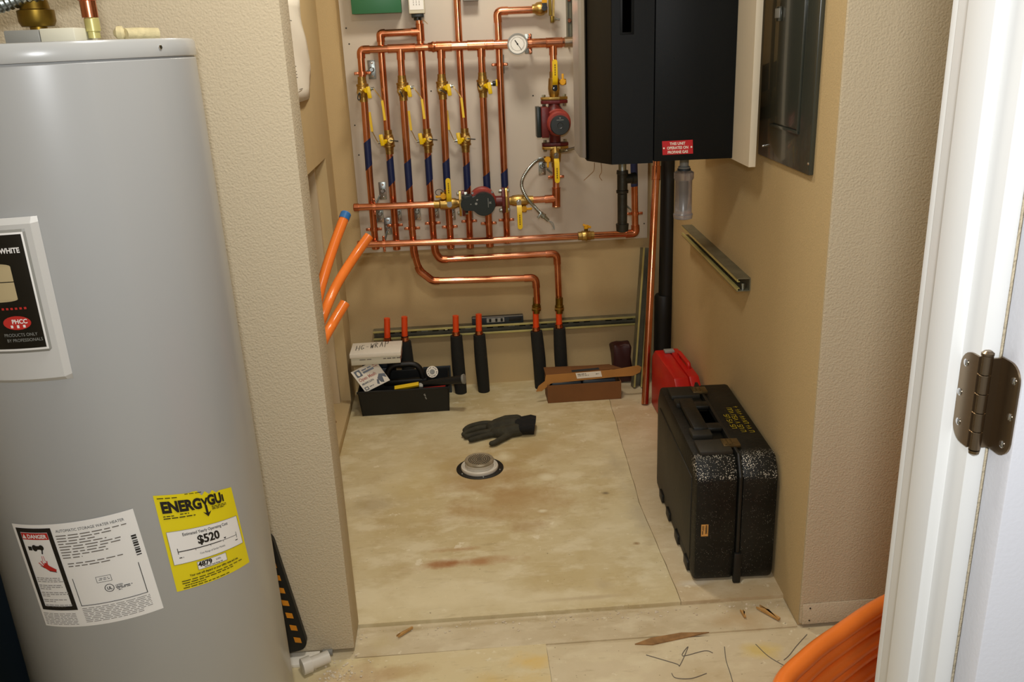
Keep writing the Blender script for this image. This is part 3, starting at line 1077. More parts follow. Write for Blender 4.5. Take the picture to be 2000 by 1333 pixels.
# elbow/tee of riser 2 into riser 4
e = pth([(744, 82), (742.6, 65.5), (752, 65)], YBk)
link('elbow', tube(fillet(e, 0.03), RF, 20), 'copper_fit', r2)
link('tube', tube(pth([(750, 65.2), (806, 62.5)], YBk), R1, 20), 'copper', r2)
link('tee', join(sleeve(PY(819.6, 46, YBk), PY(821.8, 80, YBk)), cyl(PY(803, 62.8, YBk), PY(820, 62, YBk), RF)), 'copper_fit', r4)
# elbow and cross run of riser 8
e = pth([(972.5, 44), (970.5, 22), (992, 21)], YBk)
link('elbow', tube(fillet(e, 0.035), RF, 20), 'copper_fit', r8)
link('tube', tube(pth([(990, 21), (1040, 19)], YBk), R1, 20), 'copper', r8)
# risers 3 and 4: cranked runs down to the stubs
e3 = pth([(806, 456), (808.5, 492), (818, 527), (845, 549), (865, 548.3)], YA)
pp = fillet(e3, 0.035)
link('tube', tube(pp, R1, 20), 'copper', r3)
link('bend', tube(fillet(pth([(807.6, 483), (808.5, 492), (811, 502)], YA), 0.02), RF, 20), 'copper_fit', r3)
link('bend', tube(fillet(pth([(816.5, 521), (819.5, 529), (845, 549), (858, 548.6)], YA), 0.035), RF, 20), 'copper_fit', r3)
link('tube', tube(pth([(858, 548.6), (1030, 543.3)], YA), R1, 20), 'copper', r3)
link('elbow', tube(fillet(pth([(1024, 543.5), (1046, 542.5), (1047.5, 562)], YA), 0.035), RF, 20), 'copper_fit', r3)
link('tube', tube(pth([(1047.5, 560), (1049.5, 592)], YA), R1, 20), 'copper', r3)
e4 = pth([(846.3, 456), (851, 486), (860, 507), (885, 506)], YBk)
link('tube', tube(pth([(846.3, 456), (849, 486)], YBk), R1, 20), 'copper', r4)
link('bend', tube(fillet(pth([(848.6, 480), (850.5, 494), (860, 507), (874, 506.3)], YBk), 0.03), RF, 20), 'copper_fit', r4)
link('tube', tube(pth([(870, 506.5), (1075, 496)], YBk), R1, 20), 'copper', r4)
link('elbow', tube(fillet(pth([(1066, 496.5), (1087.5, 495.5), (1088.5, 516)], YBk), 0.035), RF, 20), 'copper_fit', r4)
link('tube', tube(pth([(1088.5, 512), (1092, 590)], YBk), R1, 20), 'copper', r4)

# upper header
up = thing('upper_header', 'thick horizontal copper header pipe along the top of the manifold', 'pipe', PY(900, 92, YA))
link('elbow', tube(fillet(pth([(705.5, 114), (704.5, 97.5), (722, 97)], YA), 0.034), RF, 20), 'copper_fit', up)
link('tube', tube(pth([(716, 97.2), (845, 91.8)], YA), R1, 20), 'copper', up)
RH = 0.0182
link('tube', tube(pth([(846, 91.3), (1102, 82.6)], YA), RH, 24), 'copper', up)
link('reducer', lathe(PY(836, 92.2, YA), PY(852, 91.4, YA) - PY(836, 92.2, YA), [(0, RF), (0.012, RF + 0.001), (0.018, RH + 0.003), (0.022, RH + 0.003), (0.026, RH + 0.001), (0.033, RH + 0.001)], 24), 'copper_fit', up)
for (xa, ya, xb, yb, rr) in ((757, 95.5, 811, 93.2, RF), (852, 91.3, 882, 90.2, RH + 0.002), (913, 89.2, 948, 88.0, RH + 0.002), (949, 88, 964, 87.3, RH + 0.002), (1066, 84.2, 1098, 82.9, RH + 0.002)):
    link('tee', sleeve(PY(xa, ya, YA), PY(xb, yb, YA), rr), 'copper_fit', up)
for (x, y0, y1) in ((782.3, 96, 117), (861.3, 92, 114), (939.6, 89, 111)):
    link('branch', cyl(PY(x, y0, YA), PY(x + 0.8, y1, YA), RF), 'copper_fit', up)
link('coupling', cyl(PY(1102, 82.8, YA), PY(1119, 82, YA), RH + 0.0025, ch=0.001), 'solder', up)
link('branch', cyl(PY(1080, 84, YA), PY(1080.4, 108, YA), RF), 'copper_fit', up)

# gauge on the upper header
g = PY(1010.5, 86, 3.635)
ga = thing('pressure_gauge', 'round dial gauge with grey rim on the upper copper header', 'gauge', (g.x, g.y, g.z))
link('case', lathe((g.x, g.y + 0.028, g.z), (0, -1, 0), [(0, 0.034), (0.02, 0.038), (0.03, 0.0405), (0.036, 0.0405), (0.0365, 0.036), (0.0315, 0.0352)], 40), 'greyplastic', ga)
link('stem', cyl((g.x, g.y + 0.028, g.z), (g.x, YA - 0.012, g.z), 0.009), 'brass_dark', ga)
link('dial', lathe((g.x, g.y - 0.004, g.z), (0, -1, 0), [(0, 0.0355), (0.0006, 0.0355)], 40), 'glass', ga)
gf = flat_fn((g.x - 0.04, g.y - 0.0046, g.z - 0.04), (g.x + 0.04, g.y - 0.0046, g.z - 0.04), (g.x - 0.04, g.y - 0.0046, g.z + 0.04), 0.08, 0.08)
p = Print(gf)
p.ring(0.04, 0.04, 0.0255, 0.0007, 36)
for k in range(25):
    t = -PI / 4 + k / 24 * 1.5 * PI
    p.seg((0.04 + 0.0255 * math.cos(t), 0.04 + 0.0255 * math.sin(t)), (0.04 + 0.030 * math.cos(t), 0.04 + 0.030 * math.sin(t)), 0.0008)
p.build('dial_print', 'ink_soft', ga)
p = Print(gf, 0.002)
p.seg((0.030, 0.055), (0.041, 0.039), 0.0034).seg((0.041, 0.039), (0.056, 0.017), 0.0014)
p.disc(0.040, 0.040, 0.003, 0.003)
p.build('needle', 'ink', ga)

# lower header
lh = thing('lower_header', 'long horizontal copper header along the bottom edge of the white board', 'pipe', PY(960, 469, YF))
LH = [(698, 478.2), (960, 469.8), (1128, 461.5)]
link('tube', tube(pth(LH, YF), R1, 20), 'copper', lh)
link('end_cap', lathe(PY(706, 478, YF), PY(698, 478.2, YF) - PY(706, 478, YF), [(0, RF), (0.014, RF), (0.017, RF - 0.004)]), 'copper_fit', lh)
link('tube', tube(pth([(1160, 460), (1226, 457)], YF), R1, 20), 'copper', lh)
link('elbow', tube(fillet(pth([(1222, 457.2), (1241.5, 456), (1240.5, 440)], YF), 0.03), RF + 0.0015, 20), 'copper_fit', lh)
rr = thing('copper_riser', 'copper riser with blue tape rising behind the black iron drip leg', 'pipe', PY(1240, 440, YF))
RP = [(1237.5, 290), (1238.5, 330), (1240.5, 441)]
link('tube', tube(pth(RP, YF), R1, 20), 'copper', rr)
tape(rr, RP, 296, 364, YF, 0.1)
# mid header
mh = thing('middle_header', 'horizontal copper pipe through the black-faced pump, open stub at left', 'pipe', PY(770, 402, YF))
link('tube', tube(pth([(692, 405.5), (850, 399.3)], YF), R1, 20), 'copper', mh)
link('end_cap', lathe(PY(701, 405.2, YF), PY(690.5, 405.6, YF) - PY(701, 405.2, YF), [(0, RF), (0.019, RF), (0.022, RF - 0.003)]), 'copper_fit', mh)
link('tube', tube(pth([(1040, 390.8), (1076, 388.5)], YF), R1, 20), 'copper', mh)
link('tee', join(sleeve(PY(1086.2, 366, YF), PY(1086.5, 404, YF), RF + 0.001), cyl(PY(1064, 389.3, YF), PY(1086, 388, YF), RF + 0.0005)), 'copper_fit', mh)

# pump line (vertical)
pv = thing('pump_riser', 'vertical copper pipe through the dark red pump beside the boiler', 'pipe', PY(1085, 360, 3.67))
link('tube', tube([PY(1080.4, 104, YA), PY(1081.5, 145, 3.685)], R1, 20), 'copper', pv)
link('tube', tube([PY(1085.4, 322, 3.66), PY(1086.2, 372, YF)], R1, 20), 'copper', pv)

# ---- combination valves
def combo_valve(loc, label):
    v = thing('manifold_valve', label, 'valve', loc, (0, 0, 0), 'brass valves on the copper risers')
    o = Vector(loc)
    T = Matrix.Translation(o)

    def add(name, bm, m, par=v):
        bm.transform(T)
        return link(name, bm, m, par)
    add('valve_body', lathe((0, 0, -0.049), (0, 0, 1), [(0, 0.0165), (0.018, 0.0165), (0.020, 0.019), (0.026, 0.0195), (0.030, 0.0215), (0.049, 0.0235), (0.060, 0.0225), (0.062, 0.0245), (0.069, 0.0245), (0.071, 0.0185), (0.083, 0.0175), (0.084, 0.0165), (0.098, 0.0165)], 24), 'brass')
    cap = add('drain_cap', join(cyl((-0.008, -0.018, -0.008), (-0.010, -0.036, -0.010), 0.0125, ch=0.002), cyl((-0.010, -0.035, -0.010), (-0.0102, -0.0385, -0.0102), 0.007)), 'brass')
    add('drain_stem', lathe((-0.0102, -0.038, -0.0102), (0, -1, 0), [(0, 0.0035), (0.004, 0.003)], 10), 'chrome', cap)
    hub = add('drain_handle', join(cyl((0.010, -0.018, -0.004), (0.018, -0.034, -0.004), 0.0095), bx((0.026, -0.034, -0.012), (0.016, 0.007, 0.046), Matrix.Rotation(-0.12, 3, 'Y'), 0.0025)), 'yellow')
    add('stem_nut', join(cyl((0.020, 0.004, 0.0), (0.034, 0.004, 0.0), 0.009, seg=6), cyl((0.034, 0.004, 0.0), (0.046, 0.004, 0.002), 0.0055)), 'steel')
    return v


def add_strap(v, kind):
    T = ROOTM[v.name]
    if kind == 'loop':
        pts = [(-0.010, -0.040, -0.010), (-0.018, -0.043, -0.022), (-0.019, -0.044, -0.036), (-0.012, -0.044, -0.040), (-0.008, -0.043, -0.030), (-0.010, -0.041, -0.012)]
    elif kind == 'down':
        pts = [(-0.010, -0.040, -0.010), (-0.004, -0.043, -0.020), (0.001, -0.044, -0.034)]
    elif kind == 'right':
        pts = [(-0.010, -0.040, -0.010), (0.004, -0.044, -0.016), (0.016, -0.045, -0.026)]
    elif kind == 'up':
        pts = [(-0.010, -0.040, -0.010), (-0.020, -0.043, 0.004), (-0.022, -0.044, 0.012)]
    else:
        pts = [(-0.010, -0.040, -0.010), (-0.024, -0.044, -0.008), (-0.042, -0.045, -0.006)]
    b = tube(fillet([Vector(q) for q in pts], 0.008, 4), 0.0022, 8)
    b.transform(T)
    return link('cap_strap', b, 'black_rubber', v)


def add_lever(v, kx=1.0):
    T = ROOTM[v.name]
    pts = [(0.043, 0.004, 0.002), (0.050, 0.004, -0.010), (0.066 * kx, -0.006, -0.030), (0.074 * kx, -0.008, -0.046), (0.0765 * kx, -0.008, -0.080), (0.079 * kx, -0.008, -0.124)]
    b = strap(fillet([Vector(q) for q in pts[:4]], 0.01, 3), (0.0, 0.011, 0.0), 0.0028)
    b.transform(T)
    lv = link('lever_arm', b, 'brass', v)
    b = strap(fillet([Vector(q) for q in pts[3:]], 0.01, 3), (0.0, 0.013, 0.0), 0.0095)
    b.transform(T)
    link('lever_grip', b, 'yellow', lv)
    return lv


vl = []
upper = [(708.5, 174.5, YA, 'leftmost brass valve of the upper row, looped black cap strap', 'loop'),
         (786.5, 172, YA, 'second brass valve of the upper row, cap strap hanging straight down', 'down'),
         (863.8, 169.5, YA, 'third brass valve of the upper row, cap strap slanting right', 'right'),
         (942.8, 166, YA, 'rightmost brass valve of the upper row, without long lever', 'up')]
lower = [(759.5, 277.5, YBk, 'leftmost brass valve of the lower row, lever rising at left', 'flip'),
         (835, 275, YBk, 'middle brass valve of the lower row, lever rising at left', 'flip'),
         (908.5, 274, YBk, 'rightmost brass valve of the lower row, lever tip half hidden behind a pipe', 'flip')]
x, y, Y, lab, kind = upper[0]
proto = combo_valve(PY(x, y, Y), lab)
for i, (x, y, Y, lab, kind) in enumerate(upper + lower):
    loc = PY(x, y, Y)
    if i == 0:
        v = proto
    else:
        v = copy_tree(proto)
        v.location = loc
        v['label'] = lab
        if kind == 'flip':
            v.rotation_euler = (0, PI, 0)
    ROOTM[v.name] = Matrix.Translation(loc) @ (Matrix.Rotation(PI, 4, 'Y') if kind == 'flip' else Matrix())
    vl.append((v, kind))
for i, (v, kind) in enumerate(vl):
    add_strap(v, kind)
    if kind != 'up':
        add_lever(v, 0.86 if kind == 'flip' else 1.0)
    else:
        b = join(cyl((0.040, -0.004, 0.004), (0.052, -0.004, 0.004), 0.010, ch=0.001))
        b.transform(ROOTM[v.name])
        k_ = link('side_plug', b, 'black_rubber', v)
        b = bx((0.056, -0.004, 0.006), (0.007, 0.018, 0.026), None, 0.002)
        b.transform(ROOTM[v.name])
        link('plug_handle', b, 'yellow', k_)

# ---- isolation valves beside the pumps
def iso_valve(c, axis, lever, drain, label, L=0.10, cap=None, dark=False):
    # axis: unit vector along the pipe; lever: unit vector of handle; drain: unit vector of side port
    c, ax, lv, dv = Vector(c), Vector(axis), Vector(lever), Vector(drain)
    v = thing('isolation_valve', label, 'valve', c, (0, 0, 0), 'isolation valves beside the pumps')
    link('valve_body', lathe(c - ax * L / 2, ax, [(0, 0.0170), (L * 0.22, 0.0175), (L * 0.26, 0.0215), (L * 0.62, 0.0245), (L * 0.85, 0.022), (L * 0.92, 0.0185), (L, 0.0175)], 24), 'brass', v)
    hc = c + ax * L * 0.12 + Vector((0, -0.022, 0))
    nut = link('handle_nut', join(cyl(hc, hc + Vector((0, -0.012, 0)), 0.011, seg=8), cyl(hc + Vector((0, -0.012, 0)), hc + Vector((0, -0.018, 0)), 0.0055, seg=8), bx(hc + Vector((0, -0.011, 0)) + lv * 0.010, (0.018, 0.003, 0.022))), 'chrome', v)
    side = Vector((lv.z, 0, -lv.x))
    base_ = hc + Vector((0, -0.013, 0))
    pts = [base_ + lv * 0.016, base_ + lv * 0.026 + Vector((0, -0.008, 0)), base_ + lv * 0.045 + Vector((0, -0.012, 0)), base_ + lv * 0.102 + Vector((0, -0.013, 0))]
    grip = strap(fillet(pts, 0.01, 3), side * 0.0205, 0.0065)
    tip = cyl(pts[-1] + Vector((0, 0.00325, 0)), pts[-1] - Vector((0, 0.00325, 0)), 0.01025)
    lvr = link('lever', join(grip, tip), 'yellow', v)
    pf = flat_fn(pts[2] - side * 0.006 + Vector((0, -0.0033, 0)), pts[2] + side * 0.006 + Vector((0, -0.0033, 0)), pts[3] - side * 0.006 + Vector((0, -0.0036, 0)), 0.012, 0.057)
    p = Print(pf, 0.0004 if (side.cross(lv)).y < 0 else -0.0004)
    for k in range(5):
        p.rect(0.004, 0.006 + k * 0.009, 0.0085, 0.0125 + k * 0.009)
    p.build('lever_print', 'brass_dark', lvr)
    d0 = c - ax * L * 0.10
    pr = link('drain_port', join(cyl(d0 + dv * 0.016, d0 + dv * 0.040, 0.0095), cyl(d0 + dv * 0.040, d0 + dv * 0.050, 0.012, ch=0.0015)), 'brass', v)
    dh = d0 + dv * 0.034 + Vector((0, -0.010, 0))
    link('drain_handle', join(cyl(dh, dh + Vector((0, -0.012, 0)), 0.0125, ch=0.002), bx(dh + Vector((0, -0.008, 0)) - ax * 0.016, (0.009 + abs(ax.x) * 0.024, 0.007, 0.009 + abs(ax.z) * 0.024), None, 0.002)), 'yellow_dark', v)
    return v, d0 + dv * 0.05


XX, ZZ = Vector((1, 0, 0)), Vector((0, 0, 1))
v1, d1 = iso_valve(PY(1081.8, 166, 3.683), -ZZ, ZZ, XX, 'brass valve with yellow lever pointing up above the red pump', 0.105)
v2, d2 = iso_valve(PY(1084.8, 306, 3.663), ZZ, -ZZ, -XX, 'brass valve with yellow lever pointing down under the red pump', 0.085)
v3, d3 = iso_valve(PY(872, 398.3, YF), XX, ZZ, ZZ, 'brass valve with yellow lever upright left of the black-faced pump', 0.105)
v4, d4 = iso_valve(PY(1018, 391.5, YF), -XX, -ZZ, -ZZ, 'brass valve with yellow lever hanging right of the black-faced pump', 0.10)
# cap strap loop on the left pump valve
lp = [d3 + Vector((0, -0.008, 0)) + Vector((-0.016 + 0.016 * math.cos(t), 0, 0.000 + 0.013 * math.sin(t))) for t in [k * 2 * PI / 14 for k in range(15)]]
link('cap_strap', tube(lp, 0.0013, 8), 'black_rubber', v3)
lp = [d2 + Vector((0.006, -0.004, -0.010)) + Vector((0.012 * math.cos(t), 0, -0.012 + 0.012 * math.sin(t))) for t in [k * 2 * PI / 14 for k in range(15)]]
link('cap_strap', tube(lp, 0.0013, 8), 'black_rubber', v2)

# ---- vertical red pump
c = PY(1083, 236, 3.672)
pm = thing('circulator_pump', 'dark red circulator pump with round grey cap on the vertical pipe', 'pump', c, (0, 0, 0), 'circulator pumps on the manifold')
fz = 0.078
link('volute', join(lathe(c + Vector((0, 0, -0.085)), ZZ, [(0, 0.024), (0.025, 0.024), (0.04, 0.034), (0.06, 0.042), (0.11, 0.042), (0.13, 0.034), (0.145, 0.024), (0.165, 0.024)], 24)), 'pump_red', pm)
link('motor', lathe(c + Vector((0.008, -0.010, -0.004)), (0, -1, 0), [(0, 0.054), (0.03, 0.054), (0.034, 0.050), (0.075, 0.048), (0.082, 0.042)], 36), 'pump_brick', pm)
link('motor_cap', lathe(c + Vector((0.010, -0.092, -0.010)), (0, -1, 0), [(0, 0.039), (0.012, 0.039), (0.016, 0.036), (0.0165, 0.012), (0.015, 0.010)], 36), 'pump_grey', pm)
p = Print(flat_fn(c + Vector((-0.03, -0.1088, 0.008)), c + Vector((0.05, -0.1088, 0.008)), c + Vector((-0.03, -0.1088, 0.03)), 0.08, 0.022))
p.rect(0.026, 0.002, 0.054, 0.004).poly([(0.036, 0.013), (0.044, 0.013), (0.04, 0.007)])
p.build('cap_print', 'grey_print', pm)
tbx = link('terminal_box', box(c.x - 0.062, c.x - 0.030, c.y - 0.075, c.y - 0.005, c.z - 0.060, c.z + 0.060, 0.004), 'pump_red', pm)
link('box_cover', box(c.x - 0.080, c.x - 0.0625, c.y - 0.072, c.y - 0.008, c.z - 0.058, c.z + 0.062, 0.003), 'pump_black', tbx)
for sgn, nm in ((1, 'upper'), (-1, 'lower')):
    z = c.z + (0.076 if sgn > 0 else -0.093)
    prof = [Vector((c.x + a, c.y + b, z)) for a, b in ((-0.054, -0.013), (-0.046, -0.018), (-0.02, -0.026), (0.02, -0.026), (0.046, -0.018), (0.054, -0.013), (0.054, 0.013), (0.046, 0.018), (0.02, 0.026), (-0.02, 0.026), (-0.046, 0.018), (-0.054, 0.013))]
    link('flange', prism([q - Vector((0, 0, 0.007)) for q in prof], (0, 0, 0.013), 0.001), 'pump_red', pm)
    link('valve_flange', prism([q + Vector((0, 0, sgn * 0.014 - 0.006)) for q in prof], (0, 0, 0.011), 0.001), 'brass', pm)
    for s in (-1, 1):
        link('bolt', join(hexbolt((c.x + s * 0.042, c.y - 0.002, z + sgn * 0.0195), (0, 0, sgn), 0.0085, 0.009), hexbolt((c.x + s * 0.042, c.y - 0.002, z - sgn * 0.0075), (0, 0, -sgn), 0.0085, 0.010)), 'steel', pm)

# ---- horizontal pump with black face
c = PY(943, 394.5, YF)
pm2 = thing('circulator_pump', 'dark red circulator pump with black control face on the middle header', 'pump', c, (0, 0, 0), 'circulator pumps on the manifold')
link('volute', lathe(c + Vector((-0.075, 0, 0)), XX, [(0, 0.022), (0.02, 0.022), (0.035, 0.036), (0.05, 0.042), (0.10, 0.042), (0.115, 0.034), (0.13, 0.022), (0.165, 0.022)], 24), 'pump_red', pm2)
link('motor', lathe(c + Vector((-0.002, -0.012, 0.012)), (0, -1, 0), [(0, 0.055), (0.035, 0.055), (0.04, 0.050), (0.065, 0.048)], 36), 'pump_brick', pm2)
for s in (-1, 1):
    link('motor_bolt', hexbolt(c + Vector((s * 0.040 - 0.002, -0.046, 0.046)), (0, -1, 0), 0.006, 0.006), 'steel', pm2)
f = PY(945, 399.5, 3.545)
outline = []
for k in range(28):
    t = -2.35 + k / 27 * 4.70
    outline.append((f.x + 0.0475 * math.cos(t), f.z + 0.0475 * math.sin(t)))
for (a, b) in ((-0.042, 0.030), (-0.050, 0.029)):
    outline.append((f.x + a, f.z + b))
for k in range(9):
    t = PI / 2 + k / 8 * PI
    outline.append((f.x - 0.070 + 0.024 * math.cos(t), f.z + 0.003 + 0.027 * math.sin(t)))
outline += [(f.x - 0.050, f.z - 0.024), (f.x - 0.042, f.z - 0.0255)]
fc = link('control_face', prism([(a, 3.575, b) for a, b in outline], (0, -0.028, 0), 0.0), 'pump_black', pm2)
link('face_dome', prism([(f.x + (a - f.x) * 0.94, 3.547, f.z + (b - f.z) * 0.94) for a, b in outline], (0, -0.004, 0)), 'pump_black', fc)
link('neck', box(f.x - 0.088, f.x - 0.045, 3.572, 3.63, f.z - 0.015, f.z + 0.033, 0.004), 'pump_black', pm2)
pf = flat_fn((f.x - 0.1, 3.5428, f.z - 0.05), (f.x + 0.05, 3.5428, f.z - 0.05), (f.x - 0.1, 3.5428, f.z + 0.05), 0.15, 0.10)
p = Print(pf)
p.disc(0.0690, 0.0545, 0.005, 0.005).disc(0.0475, 0.0535, 0.0022, 0.0022)
p.poly([(0.070, 0.070), (0.074, 0.074), (0.079, 0.071), (0.073, 0.065)])
for k in range(9):
    p.rect(0.1165, 0.038 + k * 0.0042, 0.1195, 0.0405 + k * 0.0042)
p.seg((0.122, 0.052), (0.130, 0.060), 0.003).seg((0.130, 0.052), (0.122, 0.060), 0.003)
p.build('face_print', 'grey_print', fc)
for sx_, pts in ((-1, (905, 397)), (1, (983, 391.5))):
    q = PY(pts[0], pts[1], YF)
    prof = [Vector((q.x, q.y + b, q.z + a)) for a, b in ((-0.052, -0.013), (-0.044, -0.018), (-0.02, -0.026), (0.02, -0.026), (0.044, -0.018), (0.052, -0.013), (0.052, 0.013), (0.044, 0.018), (0.02, 0.026), (-0.02, 0.026), (-0.044, 0.018), (-0.052, 0.013))]
    link('flange', prism([r_ - Vector((0.006, 0, 0)) for r_ in prof], (0.012, 0, 0), 0.001), 'pump_red', pm2)
    link('valve_flange', prism([r_ + Vector((sx_ * 0.013 - 0.005, 0, 0)) for r_ in prof], (0.010, 0, 0), 0.001), 'brass', pm2)
    for s in (-1, 1):
        link('bolt', join(hexbolt((q.x + sx_ * 0.0185, q.y - 0.002, q.z + s * 0.040), (sx_, 0, 0), 0.008, 0.008), hexbolt((q.x - sx_ * 0.0065, q.y - 0.002, q.z + s * 0.040), (-sx_, 0, 0), 0.008, 0.012)), 'steel', pm2)

# brass valve on the lower header
c = PY(1144.5, 460.5, YF)
bv = thing('header_valve', 'small brass valve with yellow handle on the right of the lower header', 'valve', c)
link('valve_body', lathe(c + Vector((-0.034, 0, 0)), XX, [(0, 0.0175), (0.014, 0.018), (0.016, 0.021), (0.030, 0.0215), (0.034, 0.024), (0.040, 0.0215), (0.052, 0.021), (0.054, 0.018), (0.068, 0.0175)], 24), 'brass', bv)
link('stem', cyl(c + Vector((0, 0, 0.018)), c + Vector((0.001, -0.003, 0.038)), 0.008), 'brass_dark', bv)
link('handle', join(bx(c + Vector((0.004, -0.004, 0.042)), (0.036, 0.016, 0.008), Matrix.Rotation(0.35, 3, 'Y'), 0.002), cyl(c + Vector((0.001, -0.004, 0.032)), c + Vector((0.001, -0.004, 0.046)), 0.010)), 'yellow_dark', bv)

# valve at the end of the cross run, top right
c = PY(1052, 18, YBk)
tv = thing('shutoff_valve', 'brass shut-off valve with raised orange-brown handle at top right of manifold', 'valve', c)
link('valve_body', lathe(c + Vector((-0.026, 0, 0.002)), XX, [(0, 0.0165), (0.010, 0.018), (0.018, 0.024), (0.034, 0.0265), (0.046, 0.024), (0.052, 0.018), (0.060, 0.0175)], 24), 'brass', tv)
link('handle_nut', join(cyl(c + Vector((0.020, -0.022, 0.004)), c + Vector((0.020, -0.038, 0.004)), 0.0125, seg=8), bx(c + Vector((0.020, -0.036, 0.012)), (0.019, 0.003, 0.026))), 'chrome', tv)
link('handle', strap([c + Vector((0.020, -0.036, 0.022)), c + Vector((0.021, -0.040, 0.05)), c + Vector((0.022, -0.042, 0.11))], (0.020, 0, 0), 0.006), 'yellow_dark', tv)
cl = thing('flange_clamp', 'brass clamp plate with a bolt hanging beside the shut-off valve', 'clamp', PY(1080, 44, 3.70))
q0, q1 = PY(1073, -12, 3.70), PY(1075, 30, 3.70)
link('plate', strap([q0, q1], (0.010, 0, 0), 0.02), 'brass_dark', cl)
q0, q1 = PY(1081, -12, 3.70), PY(1080, 42, 3.70)
link('plate', strap([q0, q1], (0.008, 0, 0), 0.024), 'brass', cl)
link('lug', box(q1.x - 0.010, q1.x + 0.004, 3.685, 3.715, q1.z - 0.004, q1.z + 0.02, 0.002), 'brass_dark', cl)
qb = PY(1082, 36.5, 3.695)
link('bolt', join(cyl(qb, qb + Vector((0.024, 0, -0.004)), 0.0035), hexbolt(qb, (1, 0, -0.15), 0.008, 0.007)), 'steel', cl)

# dark slotted channel standing left of the boiler
q0, q1 = PY(1107, 76, 3.765), PY(1118, 76, 3.765)
vc = thing('vertical_channel', 'dark slotted steel channel standing above the header beside the boiler', 'channel', ((q0.x + q1.x) / 2, 3.765, q0.z))
link('channel', join(box(q0.x, q1.x, 3.770, 3.7765, q0.z - 0.02, 2.2), box(q0.x, q0.x + 0.003, 3.745, 3.7705, q0.z - 0.02, 2.2), box(q1.x - 0.003, q1.x, 3.745, 3.7705, q0.z - 0.02, 2.2)), 'strut_dark', vc)
for z in (q0.z + 0.15, q0.z + 0.07):
    link('channel_nut', hexbolt(((q0.x + q1.x) / 2, 3.770, z), (0, -1, 0), 0.009, 0.008), 'copper_fit', vc)

# ---- pipe clamps
def clamp(c, ax, Y, plate, label, sc=1.0):
    # c centre of pipe, ax 'z' or 'x'; plate = (dx, dz) offset of the zinc plate
    c = Vector(c)
    k = thing('pipe_clamp', label, 'pipe clamp', c, (0, 0, 0), 'copper pipe clamps on the board')
    a = ZZ if ax == 'z' else XX
    s = XX if ax == 'z' else ZZ
    r = (R1 if sc == 1.0 else RH) + 0.0004
    n = 24
    bm = lathe(c - a * 0.006, a, [(0, r + 0.0028), (0.012, r + 0.0028)], n)
    link('band', bm, 'copper_fit', k)
    for q in (-1, 1):
        e0 = c + s * q * (r + 0.001)
        link('ear', bx(e0 + s * q * 0.008, (0.020 if ax == 'z' else 0.011, 0.007, 0.011 if ax == 'z' else 0.020), None, 0.002), 'copper_fit', k)
        link('bolt', hexbolt(e0 + s * q * 0.011 + Vector((0, -0.0036, 0)), (0, -1, 0), 0.0045, 0.004), 'copper_fit', k)
    link('rod', cyl(c + Vector((0, r, 0)), Vector((c.x + plate[0] * 0.5, YB - 0.003, c.z + plate[1] * 0.5)), 0.004, seg=8), 'steel', k)
    pc = Vector((c.x + plate[0], YB - 0.002, c.z + plate[1]))
    pl_ = link('wall_plate', bx(pc, (0.030, 0.0035, 0.074), None, 0.001), 'steel', k)
    for dz in (-0.026, 0.026):
        link('plate_screw', lathe(pc + Vector((0.003, -0.0018, dz)), (0, -1, 0), [(0, 0.0045), (0.002, 0.004), (0.003, 0.002)], 10), 'chrome', pl_)
    link('plate_boss', lathe(pc + Vector((0, -0.0018, 0)), (0, -1, 0), [(0, 0.011), (0.004, 0.010), (0.010, 0.007)], 14), 'steel', pl_)
    return k


ordn = ['first', 'second', 'third', 'fourth', 'fifth', 'sixth', 'seventh', 'eighth']
clamp(PY(708.3, 143, YA), 'z', YA, (0.030, 0.010), 'copper clamp just above the leftmost upper brass valve')
clamp(PY(976, 126, YBk), 'z', YBk, (0.006, 0.0), 'copper clamp high on the rightmost riser, level with the upper valves')
clamp(PY(1035.5, 85.3, YA), 'x', YA, (0.0, 0.0), 'copper clamp on the upper header right of the dial gauge', 1.2)
low = [(0, 730.3, 448, (0.024, 0.05)), (1, 771.5, 440, (0.014, 0.045)), (2, 805, 446, (0.022, 0.055)), (3, 845.2, 436, (0.014, 0.05)), (4, 878.5, 443, (0.012, 0.05)), (5, 916.5, 432, (0.004, 0.04)), (6, 954.5, 436, (0.004, 0.04)), (7, 989, 429.5, (0.004, 0.03))]
for i, x, y, pt in low:
    Y = YA if i % 2 == 0 else YBk
    clamp(PY(x, y, Y), 'z', Y, pt, 'copper clamp low on the %s riser from the left, above the lower header' % ordn[i])
clamp(PY(750, 476.5, YF), 'x', YF, (0.012, 0.05), 'copper clamp on the left part of the lower header')
clamp(PY(731, 403.8, YF), 'x', YF, (0.030, 0.045), 'copper clamp on the left stub of the middle header')
clamp(PY(1086, 345.5, 3.656), 'z', 3.656, (-0.045, 0.03), 'copper clamp behind the hanging lever under the red pump')
clamp(PY(1240, 417, YF), 'z', YF, (-0.03, 0.03), 'copper clamp on the taped riser near the iron drip leg')

